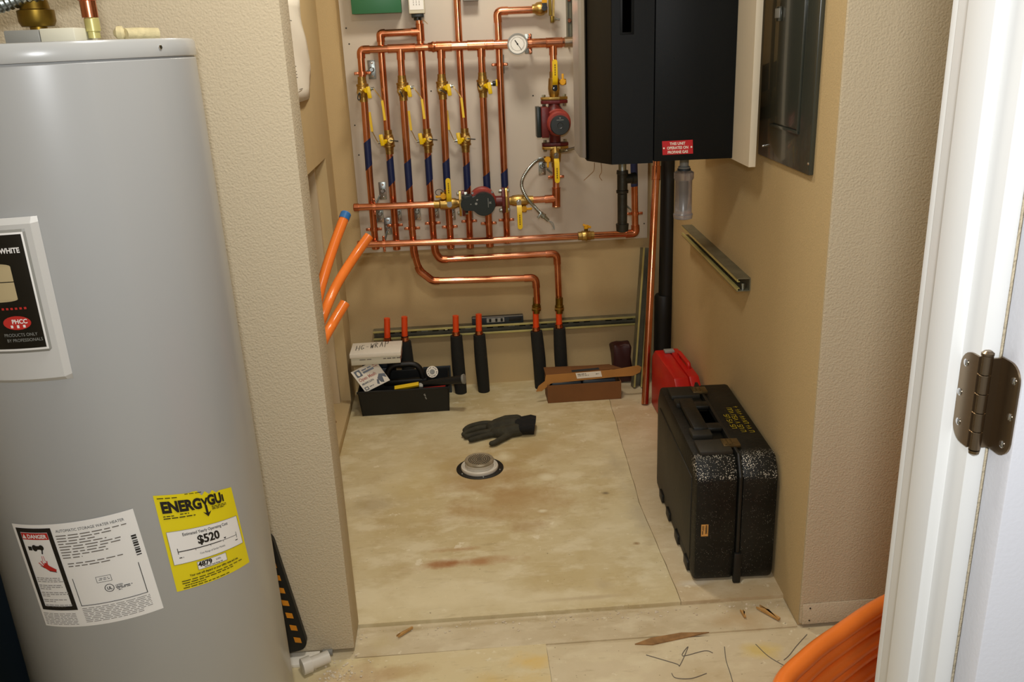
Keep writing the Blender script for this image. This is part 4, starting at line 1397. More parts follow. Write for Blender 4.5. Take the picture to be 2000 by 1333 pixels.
# ---- green box, actuator, small box
q0, q1 = PY(688, 28, 3.70), PY(784, 25, 3.70)
gb = thing('control_box', 'dark green control box at the top left of the white board', 'control box', (q0.x, 3.74, q0.z))
link('housing', box(q0.x, q1.x, 3.712, YB, q0.z + 0.001, q0.z + 0.16, 0.002), 'green', gb)
link('cover', box(q0.x - 0.001, q1.x + 0.001, 3.700, 3.7115, q0.z, q0.z + 0.161, 0.002), 'green', gb)
q0, q1 = PY(799, 27, 3.69), PY(830, 25.5, 3.69)
az = thing('valve_actuator', 'pale grey valve actuator with black base on top of the fourth riser', 'actuator', (q0.x, 3.70, q0.z))
link('housing', box(q0.x, q1.x, 3.69, 3.76, q0.z, q0.z + 0.11, 0.003), 'cream', az)
link('face_plate', box(q0.x + 0.004, q1.x - 0.004, 3.6885, 3.6898, q0.z + 0.014, q0.z + 0.10), 'white_print', az)
p = Print(flat_fn((q0.x, 3.6884, q0.z), (q1.x, 3.6884, q0.z), (q0.x, 3.6884, q0.z + 0.11), 0.066, 0.11))
for u in (0.020, 0.032, 0.044):
    for k in range(4):
        p.rect(u, 0.03 + k * 0.009, u + 0.002, 0.036 + k * 0.009)
p.build('printed_text', 'ink_soft', az)
link('base', join(box(q0.x + 0.008, q1.x - 0.006, 3.70, 3.755, q0.z - 0.014, q0.z - 0.0005, 0.002), cyl(((q0.x + q1.x) / 2, YBk, q0.z - 0.014), ((q0.x + q1.x) / 2, YBk, q0.z - 0.024), 0.016)), 'pump_black', az)
link('lever', strap([((q1.x - 0.01), 3.70, q0.z - 0.022), (q1.x + 0.008, 3.69, q0.z - 0.04)], (0, 0.006, 0), 0.002), 'brass', az)
q0, q1 = PY(905, 2, 3.72), PY(935, 1, 3.72)
solo('small_control_box', box(q0.x, q1.x, 3.72, YB, q0.z, q0.z + 0.09, 0.002), 'greyplastic', 'small grey box on the board right of the tallest riser, cut by the top', 'control box')

# ---- flexible conduit with loose wires
fx = thing('flexible_conduit', 'curved armoured cable hanging from the drain under the red pump', 'cable', d2)
cpts = [d2, PY(1046, 316, 3.64), PY(1030, 333, 3.62), PY(1020, 352, 3.61), PY(1020, 368, 3.60), PY(1030, 388, 3.59), PY(1046, 406, 3.59), PY(1056, 417, 3.59)]


def catmull(pts, n=8):
    pts = [Vector(q) for q in pts]
    out = []
    for i in range(len(pts) - 1):
        p0, p1, p2, p3 = pts[max(0, i - 1)], pts[i], pts[i + 1], pts[min(len(pts) - 1, i + 2)]
        for k in range(n):
            t = k / n
            out.append(0.5 * ((2 * p1) + (p2 - p0) * t + (2 * p0 - 5 * p1 + 4 * p2 - p3) * t * t + (3 * p1 - p0 - 3 * p2 + p3) * t ** 3))
    out.append(pts[-1])
    return out


cc = catmull(cpts, 14)
link('armour', tube(cc, [0.0062 + (0.0012 if k % 2 else 0) for k in range(len(cc))], 12), 'steel', fx)
ca, cb = PY(1056, 417, 3.59), PY(1071, 431, 3.59)
link('connector', join(lathe(ca, cb - ca, [(0, 0.010), (0.012, 0.010), (0.013, 0.012), (0.020, 0.012), (0.022, 0.0085), ((cb - ca).length, 0.007)], 14), bx(ca + Vector((-0.004, -0.004, -0.008)), (0.010, 0.008, 0.026), Matrix.Rotation(0.7, 3, 'Y'), 0.001)), 'steel', fx)
for pts in ([(1071, 431), (1079, 435), (1082, 442), (1083, 449)], [(1071, 431), (1077, 437), (1081, 446), (1077, 447)]):
    link('loose_wire', tube(catmull([PY(a, b, 3.585) for a, b in pts], 5), 0.0018, 8), 'greyplastic', fx)
bxp = [PY(1094, 296, 3.66), PY(1104, 294, 3.60), PY(1120, 290, 3.50), PY(1150, 280, 3.3)]
cc = catmull(bxp, 14)
solo('armoured_cable', tube(cc, [0.0055 + (0.0012 if k % 2 else 0) for k in range(len(cc))], 10), 'steel', 'short armoured cable running from the red pump into the boiler', 'cable')

# ================================================================== BOILER and its fittings on the right wall
BN0, BN1 = 0.042, 0.061
s_f, z_f = PW(1462, 327, BN1)
bb = thing('backer_board', 'white painted plywood board behind the black boiler, edge-on', 'board', WW(s_f, BN0, z_f))
link('sheet', wbox(s_f, s_f + 0.75, BN0, BN1, z_f, 2.25, 0.001), 'cream_board', bb)
for z in (z_f + 0.10, 1.95):
    link('rail', wbox(s_f + 0.20, s_f + 0.70, 0.0005, BN0 - 0.0005, z, z + 0.041), 'strut_dark', bb)
s_b = PW(1430, 309, BN1 + 0.0005)[0]
zb = PW(1430, 309, BN1)[1]
# left corner of the near face: distance from wall
d = ray(1195, 320)
W_near = WW(s_b, 0, 0)
t = (W_near - EYE).dot(WD) / d.dot(WD)
n_left = (EYE + d * t - W0).dot(WN)
d = ray(1276, 313)
t = (W_near - EYE).dot(WD) / d.dot(WD)
n_seam = (EYE + d * t - W0).dot(WN)
ZT = 2.05
bo = thing('boiler', 'large black wall-hung boiler with silver front edge and red propane sticker', 'boiler', WW(s_b, BN1, zb))


def wprism(pts, z0, z1, bev=0.0):
    return prism([WW(s, n, z0) for s, n in pts], (0, 0, z1 - z0), bev)


BD = 0.46
g = 0.0015
link('rear_case', wprism([(s_b, BN1 + 0.0005), (s_b, n_seam - g), (s_b + BD, n_seam - g), (s_b + BD, BN1 + 0.0005)], zb, ZT, 0.002), 'boiler', bo)
link('front_cover', wprism([(s_b - 0.001, n_seam + g), (s_b - 0.001, n_left), (s_b + 0.004, n_left + 0.0008), (s_b + BD, n_left), (s_b + BD, n_seam + g)], zb - 0.004, ZT), 'boiler', bo)
link('cover_facet', wprism([(s_b, n_left + 0.001), (s_b + 0.108, n_left + 0.062), (s_b + BD - 0.1, n_left + 0.062), (s_b + BD, n_left + 0.001)], zb - 0.004, ZT), 'boiler_black', bo)
link('silver_front', wprism([(s_b + 0.1085, n_left + 0.0625), (s_b + 0.120, n_left + 0.074), (s_b + 0.135, n_left + 0.081), (s_b + 0.32, n_left + 0.081), (s_b + BD - 0.1, n_left + 0.0625)], zb + 0.004, ZT, 0.001), 'silver', bo)
link('black_line', wprism([(s_b + 0.1035, n_left + 0.0622), (s_b + 0.1085, n_left + 0.0652), (s_b + 0.1085, n_left + 0.0622)], zb, ZT), 'boiler_black', bo)


def PN(x, y, sv):
    # point on the plane s = sv (near face of the boiler) -> (n, z)
    d = ray(x, y)
    t = (WW(sv, 0, 0) - EYE).dot(WD) / d.dot(WD)
    q = EYE + d * t
    return (q - W0).dot(WN), q.z


na, zv = PN(1211, 68, s_b)
nb, _ = PN(1238, 66, s_b)
sl = link('display_slot', wbox(s_b - 0.003, s_b + 0.01, nb, na, zv, zv + 0.13, 0.001), 'boiler', bo)
link('slot_opening', wbox(s_b - 0.0036, s_b + 0.005, nb + 0.008, na - 0.006, zv + 0.006, zv + 0.124, 0.0), 'boiler_dark', sl)
for (x, y) in ((1318, 114), (1305, 150)):
    n_, z_ = PN(x, y, s_b)
    link('rivet', lathe(WW(s_b, n_, z_), -WD, [(0, 0.0022), (0.001, 0.0018)], 10), 'boiler_black', bo)
# sticker
A = PN(1294, 303, s_b)
B = PN(1353.5, 300, s_b)
Cc = PN(1293, 276, s_b)
so = s_b - 0.0012
pf = flat_fn(WW(so, A[0], A[1]), WW(so, B[0], B[1]), WW(so, Cc[0], Cc[1]), 0.09, 0.040)
p = Print(pf, 0)
p.rect(0, 0, 0.09, 0.040)
st = p.build('propane_sticker', 'red_label', bo)
p = Print(pf)
p.text('THIS UNIT', 0.045, 0.0275, 0.0112, 0.0003, 'CENTER', 0.88)
p.text('OPERATES ON', 0.045, 0.0155, 0.0112, 0.0003, 'CENTER', 0.86)
p.text('PROPANE GAS', 0.045, 0.0032, 0.0112, 0.0003, 'CENTER', 0.82)
p.disc(0.0045, 0.0195, 0.0026, 0.0026).disc(0.0855, 0.0195, 0.0026, 0.0026)
p.build('printed_text', 'white', st)

# iron gas drip leg under the boiler
c = PY(1215.5, 400, 2.74)
zt_, zb_ = zb - 0.002, PY(1215.5, 453, 2.74).z
zt1 = PY(1215.5, 350, 2.74).z
ir = thing('gas_drip_leg', 'black iron gas pipe tee with capped drip leg hanging under the boiler', 'pipe', (c.x, 2.74, zb_))
link('nipple', cyl((c.x, 2.74, PY(1215, 333, 2.74).z), (c.x, 2.74, zt_ + 0.004), 0.0125), 'steel', ir)
zt0 = PY(1215, 333, 2.74).z
link('tee', join(lathe((c.x, 2.74, PY(1215, 377, 2.74).z), ZZ, [(0, 0.019), (0.008, 0.0195), (0.010, 0.0165), (0.058, 0.0165), (0.060, 0.0185), (zt0 - PY(1215, 377, 2.74).z, 0.018)], 24), lathe((c.x, 2.74, zt1), (1, 0.2, 0), [(0, 0.015), (0.030, 0.015), (0.032, 0.018), (0.044, 0.018)], 24)), 'iron', ir)
link('nipple', cyl((c.x, 2.74, PY(1215, 440, 2.74).z), (c.x, 2.74, PY(1215, 379, 2.74).z), 0.0155), 'iron', ir)
link('cap', lathe((c.x, 2.74, zb_), ZZ, [(0, 0.014), (0.003, 0.019), (0.022, 0.0205), (0.026, 0.0205), (0.027, 0.017)], 24), 'iron', ir)

# condensate trap
c0, c1 = PY(1336, 333, 2.72), PY(1336, 428, 2.72)
ct = thing('condensate_trap', 'cloudy clear plastic trap cup hanging beneath the boiler', 'trap', (c0.x, 2.72, c1.z))
L = c0.z - c1.z
link('cup', lathe((c0.x, 2.72, c1.z), ZZ, [(0, 0.020), (0.003, 0.029), (0.016, 0.031), (0.022, 0.027), (L - 0.032, 0.026), (L - 0.024, 0.031), (L - 0.006, 0.031), (L, 0.022)], 28), 'clear', ct)
link('inner_tube', lathe((c0.x, 2.72, c1.z + 0.026), ZZ, [(0, 0.008), (0.05, 0.010), (L - 0.055, 0.010)], 16), 'greyplastic', ct)
link('neck', join(lathe((c0.x, 2.72, c0.z + 0.0005), ZZ, [(0, 0.017), (0.010, 0.019), (0.014, 0.014), (zb - c0.z + 0.004, 0.014)], 24)), 'greyplastic', ct)
link('neck_ring', lathe((c0.x, 2.72, c0.z - 0.0005), ZZ, [(0, 0.021), (0.006, 0.021), (0.007, 0.018)], 24), 'blue_black', ct)

# loose thin wires below the boiler on the left
lw = thing('hanging_wires', 'two thin brown wires dangling beneath the boiler at left', 'wire', PY(1172, 330, 2.78))
for pts in ([(1161, 318), (1160, 333), (1152, 342), (1140, 353)], [(1174, 318), (1175, 335), (1171, 345), (1176, 353)]):
    link('wire', tube(catmull([PY(a, b, 2.78) for a, b in pts], 6), 0.0011, 6), 'dirt', lw)

# electrical panel on the right wall
ya_, za_ = PW(1488, 302, 0.0)
yb_, zb2 = PW(1589, 342, 0.0)
zp = (za_ + zb2) / 2
ep = thing('electrical_panel', 'dark grey flush breaker panel on the right wall', 'electrical panel', WW(yb_, 0, zp))
link('cover_plate', wbox(yb_, ya_, 0.0005, 0.012, zp, 1.95, 0.0025), 'panel_grey', ep)
sa, z1_ = PW(1560, 247, 0.012)
sb, z2_ = PW(1507, 244, 0.012)
dz = PW(1558, 252, 0.012)[1]
pd = link('panel_door', wbox(sa, sb, 0.0125, 0.0165, dz, 1.85, 0.002), 'panel_grey', ep)
link('door_lip', join(wbox(sa - 0.005, sa - 0.0008, 0.0122, 0.0175, dz - 0.010, 1.86, 0.0008), wbox(sa - 0.005, sb + 0.004, 0.0122, 0.0170, dz - 0.012, dz - 0.004, 0.0008)), 'panel_grey', ep)
s1, zl0 = PW(1515, 42, 0.017)
s2, zl1 = PW(1528, 12, 0.017)
lt = link('latch', wbox(min(s1, s2), max(s1, s2), 0.0168, 0.019, zl0, zl1, 0.001), 'panel_grey', pd)
link('latch_slide', wbox(min(s1, s2) + 0.005, max(s1, s2) - 0.005, 0.0192, 0.022, zl0 + 0.008, zl1 - 0.004, 0.001), 'greyplastic', lt)
for (x, y) in ((1579, 320), (1490, 285)):
    s_, z_ = PW(x, y, 0.012)
    link('screw', lathe(WW(s_, 0.0120, z_), WN, [(0, 0.004), (0.002, 0.0035), (0.003, 0.002)], 12), 'chrome', ep)

# short channel on the right wall
sA, zA = PW(1331, 452, 0.041)
sB, zB = PW(1441, 529, 0.041)
sB0 = PW(1441, 545, 0.041)[0]
s_near, z_near = PW(1440, 552, 0.041)
zc_top = (zA + zB) / 2
sc = thing('wall_channel', 'short green-tinged steel channel fixed level on the right wall', 'channel', WW(sB, 0, zc_top - 0.041))
zt2, zb3 = zc_top, zc_top - 0.041
link('channel', join(wbox(sB, sA, 0.0005, 0.003, zb3, zt2), wbox(sB, sA, 0.003, 0.041, zt2 - 0.0025, zt2), wbox(sB, sA, 0.003, 0.041, zb3, zb3 + 0.0025)), 'strut_dark', sc)
link('lip', join(wbox(sB, sA, 0.0385, 0.041, zt2 - 0.011, zt2 - 0.0026), wbox(sB, sA, 0.033, 0.0384, zt2 - 0.011, zt2 - 0.009)), 'zinc_yellow', sc)
link('lip', join(wbox(sB, sA, 0.0385, 0.041, zb3 + 0.0026, zb3 + 0.011), wbox(sB, sA, 0.033, 0.0384, zb3 + 0.009, zb3 + 0.011)), 'zinc_yellow', sc)
link('bolt', lathe(WW(sB + 0.012, 0.02, zb3 + 0.003), (0, 0, 1), [(0, 0.006), (0.02, 0.006)], 8), 'steel', sc)

# ================================================================== LOWER BACK WALL
# horizontal strut rail
q0, q1 = PY(729, 655, 3.757), PY(1246, 628, 3.757)
zc = (q0.z + q1.z) / 2
hr = thing('strut_rail', 'long slotted steel channel fixed level along the back wall', 'channel', (0.2, 3.78, zc - 0.0205))
link('channel', join(box(q0.x, q1.x, 3.7965, 3.7995, zc - 0.0205, zc + 0.0205), box(q0.x, q1.x, 3.757, 3.7964, zc + 0.018, zc + 0.0205), box(q0.x, q1.x, 3.757, 3.7964, zc - 0.0205, zc - 0.018)), 'strut_dark', hr)
link('lip', box(q0.x, q1.x, 3.7545, 3.757, zc + 0.0118, zc + 0.0212, 0.0006), 'zinc_yellow', hr)
link('lip', box(q0.x, q1.x, 3.7545, 3.757, zc - 0.0212, zc - 0.0118, 0.0006), 'zinc_yellow', hr)
n = 24
for k in range(n):
    x = q0.x + 0.03 + (q1.x - q0.x - 0.06) * k / (n - 1)
    link('slot', bx((x, 3.7958, zc), (0.028, 0.0012, 0.012), None), 'boiler_dark' if k % 4 else 'steel', hr)
qs = PY(872, 647, 3.79)
link('bolt', hexbolt((qs.x, 3.7955, zc), (0, -1, 0), 0.007, 0.006), 'chrome', hr)

# torpedo level resting on the rail
q0, q1 = PY(922, 632, 3.775), PY(1022, 628, 3.775)
zl = zc + 0.0215
lv = thing('torpedo_level', 'dark torpedo level resting on the rail against the back wall', 'level', ((q0.x + q1.x) / 2, 3.778, zl))
link('body', box(q0.x, q1.x, 3.765, 3.790, zl, zl + 0.034, 0.003), 'blue_black', lv)
link('edge', box(q0.x + 0.002, q1.x - 0.002, 3.764, 3.768, zl + 0.030, zl + 0.0345, 0.0005), 'greyplastic', lv)
mx = (q0.x + q1.x) / 2
link('plate', box(mx - 0.05, mx + 0.03, 3.7635, 3.766, zl + 0.007, zl + 0.028, 0.001), 'grey_light', lv)
for dx in (-0.034, -0.006, 0.018):
    link('vial', cyl((mx + dx, 3.7633, zl + 0.011), (mx + dx, 3.7633, zl + 0.025), 0.005), 'pump_black', lv)
link('grip', box(q1.x - 0.065, q1.x - 0.008, 3.7635, 3.766, zl + 0.008, zl + 0.027, 0.001), 'pvc_black', lv)

# six tubing stubs with foam sleeves
YS = 3.705
stubs = [((757, 762), 622, 660, 668, 742, 'first orange tube stub from the left, foam sleeve mostly behind the white box'),
         ((791, 803), 619, 657, 667, 742, 'second orange tube stub from the left, foam sleeve beside the white box'),
         ((891, 900), 617, 650, 656, 757, 'third orange tube stub from the left, long black foam sleeve to the floor'),
         ((936, 945), 614, 648, 654, 754, 'fourth orange tube stub from the left, in front of the torpedo level'),
         ((1047.5, 1056), 600, 643, 647, 748, 'fifth orange tube stub from the left, joined to the lower copper run'),
         ((1092.5, 1099), 600, 637, 641, 745, 'rightmost orange tube stub, joined to the upper copper run')]
for i, ((xa, xb), y0, y1, y2, y3, lab) in enumerate(stubs):
    YS = 3.727 if i < 2 else 3.705
    bt = PY(xb, y3, YS)
    bt.z = 0.0
    tp = PY(xa, y2, YS)
    e = thing('tube_stub', lab, 'pipe', bt, (0, 0, 0), 'orange tube stubs along the back wall')
    r0, r1_ = PY(xa - 0.5, y1, YS), PY(xa - 1.2, y0, YS)
    link('tube', tube([bt + Vector((0, 0, 0.004)), tp, r0, r1_], 0.0135, 18), 'pex_dark', e)
    mid = (bt + tp) / 2 + Vector((random.uniform(-0.003, 0.003), -0.002, 0))
    bmf = tube(catmull([bt + Vector((0, 0, 0.0005)), mid, tp], 6), [0.0245 + 0.0025 * math.sin(PI * k / 12) + 0.0018 for k in range(13)], 22)
    link('foam_sleeve', bmf, 'foam_black', e)
    link('crimp_ring', lathe(tp + (r0 - tp) * 0.05, r0 - tp, [(0, 0.0175), (0.006, 0.0185), (0.014, 0.0165), (0.020, 0.0170)], 20), 'copper_fit', e)
    link('tie', lathe(r0 + Vector((0, 0, -0.002)), (0, 0, 1), [(0, 0.0150), (0.004, 0.0150)], 16), 'black_rubber', e)
    if i >= 4:
        ua, ub = PY(xa + (0.6 if i == 4 else -0.2), 582, YS), PY(xa, 612, YS)
        link('union', lathe(ub, ua - ub, [(0, 0.0155), (0.012, 0.0155), (0.013, 0.0205), (0.020, 0.0205), (0.022, 0.0165), (0.026, 0.0165), (0.028, 0.0195), (0.036, 0.0195), (0.038, 0.0165), ((ua - ub).length, 0.0165)], 20), 'brass_dark', e)
        link('union_nut', lathe(ub + (ua - ub) * 0.28, ua - ub, [(0, 0.0225), (0.008, 0.0225)], 6), 'brass', e)

# leaning strut channels and copper length at the right
foot, head = PZ(1243, 757, 0.0), PY(1262, 484, 3.765)
ls = thing('leaning_channel', 'steel channel with bright lips leaning upright against the back wall', 'channel', foot)
ax = (head - foot)
Ll = ax.length
axn = ax.normalized()
side = Vector((1, 0.12, 0)).normalized()
side = (side - axn * side.dot(axn)).normalized()
fwd = axn.cross(side)
if fwd.y > 0:
    fwd = -fwd


def lbox(a0, a1, s0, s1, f0, f1):
    bm = bmesh.new()
    bmesh.ops.create_cube(bm, size=1)
    for v in bm.verts:
        a = a0 if v.co.x < 0 else a1
        s = s0 if v.co.y < 0 else s1
        f_ = f0 if v.co.z < 0 else f1
        v.co = foot + axn * a + side * s + fwd * f_
    bmesh.ops.recalc_face_normals(bm, faces=bm.faces)
    return bm


link('channel', join(lbox(0.004, Ll, -0.0205, 0.0205, -0.020, -0.017), lbox(0.004, Ll, -0.0205, -0.018, -0.017, 0.020), lbox(0.004, Ll, 0.018, 0.0205, -0.017, 0.020)), 'strut_dark', ls)
link('lip', lbox(0.004, Ll, -0.0205, -0.0125, 0.020, 0.0215), 'zinc_yellow', ls)
link('lip', lbox(0.004, Ll, 0.0125, 0.0205, 0.020, 0.0215), 'zinc_yellow', ls)

ft, hd = PZ(1259.5, 791, 0.0), PY(1281, 350, 3.66)
lc = thing('leaning_copper_pipe', 'loose length of copper pipe leaning from the floor behind the boiler', 'pipe', ft)
v_ = (hd - ft).normalized()
link('tube', tube([ft + v_ * 0.004, hd, hd + v_ * 0.30], R1 + 0.001, 20), 'copper', lc)
link('coupling', sleeve(hd - v_ * 0.004, hd + v_ * 0.055, RF + 0.002), 'copper_fit', lc)
# black drain pipe in the corner
q = PY(1302, 500, 3.72)
bp = thing('drain_pipe', 'thick black plastic pipe standing in the right back corner', 'pipe', (q.x, 3.72, 0))
link('tube', cyl((q.x, 3.72, 0.30), (q.x + 0.004, 3.72, 1.35), 0.0335), 'pvc_black', bp)
link('hub', lathe((q.x - 0.010, 3.72, 0.0), ZZ, [(0, 0.041), (0.30, 0.041), (0.395, 0.041), (0.405, 0.036)], 28), 'pvc_black', bp)
dk = thing('reddish_bag', 'crumpled dark red thing on the floor behind the leaning channel', 'bag', (0.735, 3.70, 0))
bm = bx((0.712, 3.722, 0.095), (0.085, 0.07, 0.185), None, 0.012, 2)
bmesh.ops.subdivide_edges(bm, edges=bm.edges, cuts=2, use_grid_fill=True)
for v in bm.verts:
    q = noise.noise_vector(v.co * 22)
    v.co += q * 0.018
    v.co.z = max(v.co.z, 0.001)
link('bag', bm, 'dark_red', dk)

# ================================================================== ORANGE TUBES FROM THE HOLE IN THE LEFT WALL
def pex(label, top, Ytop, mids, cap=None, r=0.0145):
    pts = [PY(*top, Ytop)] + [PY(a, b, Y) for a, b, Y in mids]
    # carry on into the wall cavity
    last = pts[-1]
    pts += [last + Vector((-0.10, -0.05, -0.20)), Vector((-0.66, last.y - 0.02, max(0.5, last.z - 0.42)))]
    t_ = thing('orange_tube', label, 'tube', pts[-1], (0, 0, 0), 'orange tubes rising from the wall opening')
    cc = catmull(pts, 10)
    link('tube', tube(cc, r, 20), 'pex', t_)
    dirn = (cc[0] - cc[2]).normalized()
    if cap:
        link('end_cap', lathe(cc[0] - dirn * 0.012, dirn, [(0, r + 0.0012), (0.020, r + 0.0012), (0.024, r - 0.002)], 20), cap, t_)
    return t_


pex('orange tube with a blue end cap rising from the wall opening', (674, 422), 2.72, [(652, 480, 2.66), (628, 556, 2.58), (606, 640, 2.50)], 'blue_cap', 0.0152)
pex('orange tube with open end curving to just below the copper header stub', (721, 461), 2.66, [(690, 505, 2.62), (655, 562, 2.54), (625, 632, 2.44)])
pex('lowest and shortest orange tube rising from the wall opening', (674, 592), 2.42, [(650, 632, 2.38), (625, 680, 2.32)])

# paper hanging on the left wall
xw = -0.506
outl = [PX(604, 190, xw), PX(606, 140, xw), PX(599, 110, xw), PX(594, 70, xw), PX(588, 40, xw), PX(582, 0, xw)]
y_near = 3.00
pp_ = thing('paper_sheet', 'white printed paper pinned on the left wall behind the partition', 'paper', (xw, 3.2, 1.33))
bm = bmesh.new()
rows = []
for k in range(13):
    t = k / 12
    q = outl[0].lerp(outl[-1], t)
    far_y = outl[0].y
    i = min(len(outl) - 2, int(t * (len(outl) - 1)))
    ft_ = t * (len(outl) - 1) - i
    far = outl[i].lerp(outl[i + 1], ft_)
    row = []
    for j in range(7):
        s = j / 6
        y = y_near + (far.y - y_near) * s
        row.append(bm.verts.new((xw + 0.004 + 0.010 * math.sin(s * 3.0) * (1 - t) + 0.004 * math.sin(t * 9 + s * 4), y, far.z)))
    rows.append(row)
for a, b in zip(rows, rows[1:]):
    for j in range(6):
        bm.faces.new((a[j], a[j + 1], b[j + 1], b[j]))
sh = link('sheet', bm, 'white', pp_)
sh.modifiers.new('thick', 'SOLIDIFY').thickness = 0.0006
bm = bmesh.new()
for (x, y) in ((568, 40), (570, 82), (577, 130), (578, 140), (579, 146), (580, 152), (590, 174)):
    q = PX(x, y, xw + 0.02)
    b_ = bx((xw + 0.017, q.y, q.z), (0.0006, 0.07, 0.0025))
    bm = join(bm, b_)
link('printed_lines', bm, 'ink_soft', pp_)

# ================================================================== FLOOR THINGS
# floor drain
c = PZ(937.5, 915.5, 0.0)
fd = thing('floor_drain', 'round white floor drain with dirty strainer in a black ring', 'drain', (c.x, c.y, 0))
link('rim', lathe((c.x, c.y, -0.001), ZZ, [(0, 0.088), (0.003, 0.088), (0.005, 0.085), (0.005, 0.06)], 48), 'black_rubber', fd)
link('collar', lathe((c.x - 0.001, c.y - 0.004, 0.003), ZZ, [(0, 0.068), (0.007, 0.070), (0.013, 0.068), (0.015, 0.064), (0.009, 0.058)], 48), 'pvc_white', fd)
link('hub', lathe((c.x - 0.001, c.y - 0.002, 0.006), ZZ, [(0, 0.050), (0.018, 0.050), (0.019, 0.053), (0.024, 0.054)], 48), 'pvc_white', fd)
gr_ = link('strainer', lathe((c.x - 0.001, c.y - 0.002, 0.0302), ZZ, [(0, 0.053), (0.006, 0.0545), (0.010, 0.052), (0.0085, 0.046), (0.0082, 0.01)], 48), 'grate', fd)
bm = bmesh.new()
for ring_, cnt in ((0.0, 1), (0.008, 6), (0.016, 12), (0.024, 18), (0.032, 24), (0.039, 30)):
    for k in range(cnt):
        t = 2 * PI * k / cnt
        px, py = c.x - 0.001 + ring_ * math.cos(t), c.y - 0.002 + ring_ * math.sin(t)
        bm.faces.new([bm.verts.new((px + 0.0026 * math.cos(2 * PI * j / 8), py + 0.0026 * math.sin(2 * PI * j / 8), 0.0394)) for j in range(8)])
link('strainer_holes', bm, 'iron', fd)['kind'] = 'stuff'
for t in (-2.6, -0.35, -1.45):
    link('screw', lathe((c.x + 0.078 * math.cos(t), c.y + 0.078 * math.sin(t), 0.004), ZZ, [(0, 0.004), (0.002, 0.003)], 10), 'steel', fd)

# glove
gl = thing('work_glove', 'dark olive work glove lying flat beyond the floor drain', 'glove', PZ(975, 842, 0.0))


def capsule(pts, r, flat=0.62):
    bm = tube(pts, r, 14)
    for k in (0, -1):
        bmesh.ops.create_uvsphere(bm, u_segments=14, v_segments=8, radius=(r[k] if isinstance(r, list) else r) * 0.98, matrix=Matrix.Translation(pts[k]))
    return bm


def gp(x, y, z):
    q = PZ(x, y, z)
    return q


zg = 0.013
pieces = []
pieces.append(capsule([gp(1016, 828, 0.026), gp(988, 832, 0.026), gp(962, 835, 0.020)], [0.030, 0.032, 0.026]))
pieces.append(capsule([gp(1012, 840, 0.022), gp(988, 845, 0.020), gp(968, 846, 0.016)], [0.028, 0.028, 0.022]))
pieces.append(capsule([gp(1010, 822, 0.020), gp(988, 824, 0.020), gp(968, 828, 0.016)], [0.026, 0.027, 0.020]))
for pts, r in (([(968, 829), (944, 828), (918, 834), (908, 841)], 0.0125), ([(966, 836), (940, 836), (915, 844), (906, 849)], 0.013), ([(966, 843), (942, 846), (918, 852), (910, 853)], 0.0125), ([(966, 848), (944, 853), (926, 858), (919, 860)], 0.0115), ([(995, 850), (980, 858), (967, 865), (960, 867)], 0.0125)):
    q = [gp(a, b, 0.014) for a, b in pts]
    q = catmull(q, 4)
    pieces.append(capsule(q, [r * (1.08 - 0.2 * k / (len(q) - 1)) for k in range(len(q))]))
bm = join(*pieces)
for v in bm.verts:
    v.co.z = max(0.001, v.co.z)
go = link('glove_hand', bm, 'glove', gl)
md = go.modifiers.new('remesh', 'REMESH')
md.mode = 'VOXEL'
md.voxel_size = 0.0028
md.use_smooth_shade = True
go.modifiers.new('smooth', 'SMOOTH').iterations = 4
q = [gp(1008, 832, 0.028), gp(1022, 831, 0.030), gp(1036, 830, 0.029), gp(1045, 831, 0.026)]
bm = tube(q, [0.027, 0.031, 0.033, 0.031], 24)
cq = (q[1] + q[2]) / 2
for v in bm.verts:
    v.co.y = cq.y + (v.co.y - cq.y) * 1.75
    v.co.x += 0.10 * (v.co.y - cq.y)
    v.co.z = max(0.001, v.co.z - 0.001 + 0.004 * math.sin(v.co.y * 160))
link('cuff', bm, 'glove_cuff', gl)

# cardboard box
bxo = thing('cardboard_box', 'brown cardboard carton with its lid flap hanging open by the back wall', 'box', (0.51, 3.58, 0))
X0, X1, Y0, Y1, ZH = 0.351, 0.674, 3.515, 3.63, 0.082
tk = 0.004
link('front_wall', box(X0, X1, Y0, Y0 + tk, 0.001, ZH), 'cardboard', bxo)
link('rear_wall', box(X0, X1 - 0.03, Y1 - tk, Y1, 0.001, PY(1066, 719, Y1).z - 0.0005), 'cardboard', bxo)
link('side_wall', box(X0, X0 + tk, Y0 + tk, Y1 - tk, 0.001, ZH), 'cardboard', bxo)
link('side_wall', box(X1 - tk, X1, Y0 + tk, Y1 - tk, 0.001, ZH), 'cardboard', bxo)
link('base', box(X0 + tk, X1 - tk, Y0 + tk, Y1 - tk, 0.001, 0.005), 'cardboard', bxo)
# lid: back hinge, slightly raised panel, hanging front flap with side tongues
zl_, yl_ = ZH + 0.040, 3.535
h0_, h1_ = PY(1066, 719, Y1).z, PY(1203, 713, Y1).z
a_ = [(X0 - 0.004, Y1, h0_), (X1 - 0.03, Y1, h1_), (X1 + 0.004, yl_, zl_ + 0.012), (X0 - 0.004, yl_, zl_)]
lid = link('lid', prism([Vector(q) for q in a_], (0, 0, 0.0035)), 'cardboard', bxo)
b_ = [PY(1066, 733, yl_ - 0.003), PY(1200, 722, yl_ - 0.003), PY(1246, 714, yl_ - 0.003), PY(1253, 717, yl_ - 0.003), PY(1250, 727, yl_ - 0.003), PY(1236, 734, yl_ - 0.003), PY(1203, 736, yl_ - 0.003), PY(1076, 749, yl_ - 0.003), PY(1058, 764, yl_ - 0.003), PY(1047, 765, yl_ - 0.003), PY(1052, 754, yl_ - 0.003), PY(1064, 745, yl_ - 0.003)]
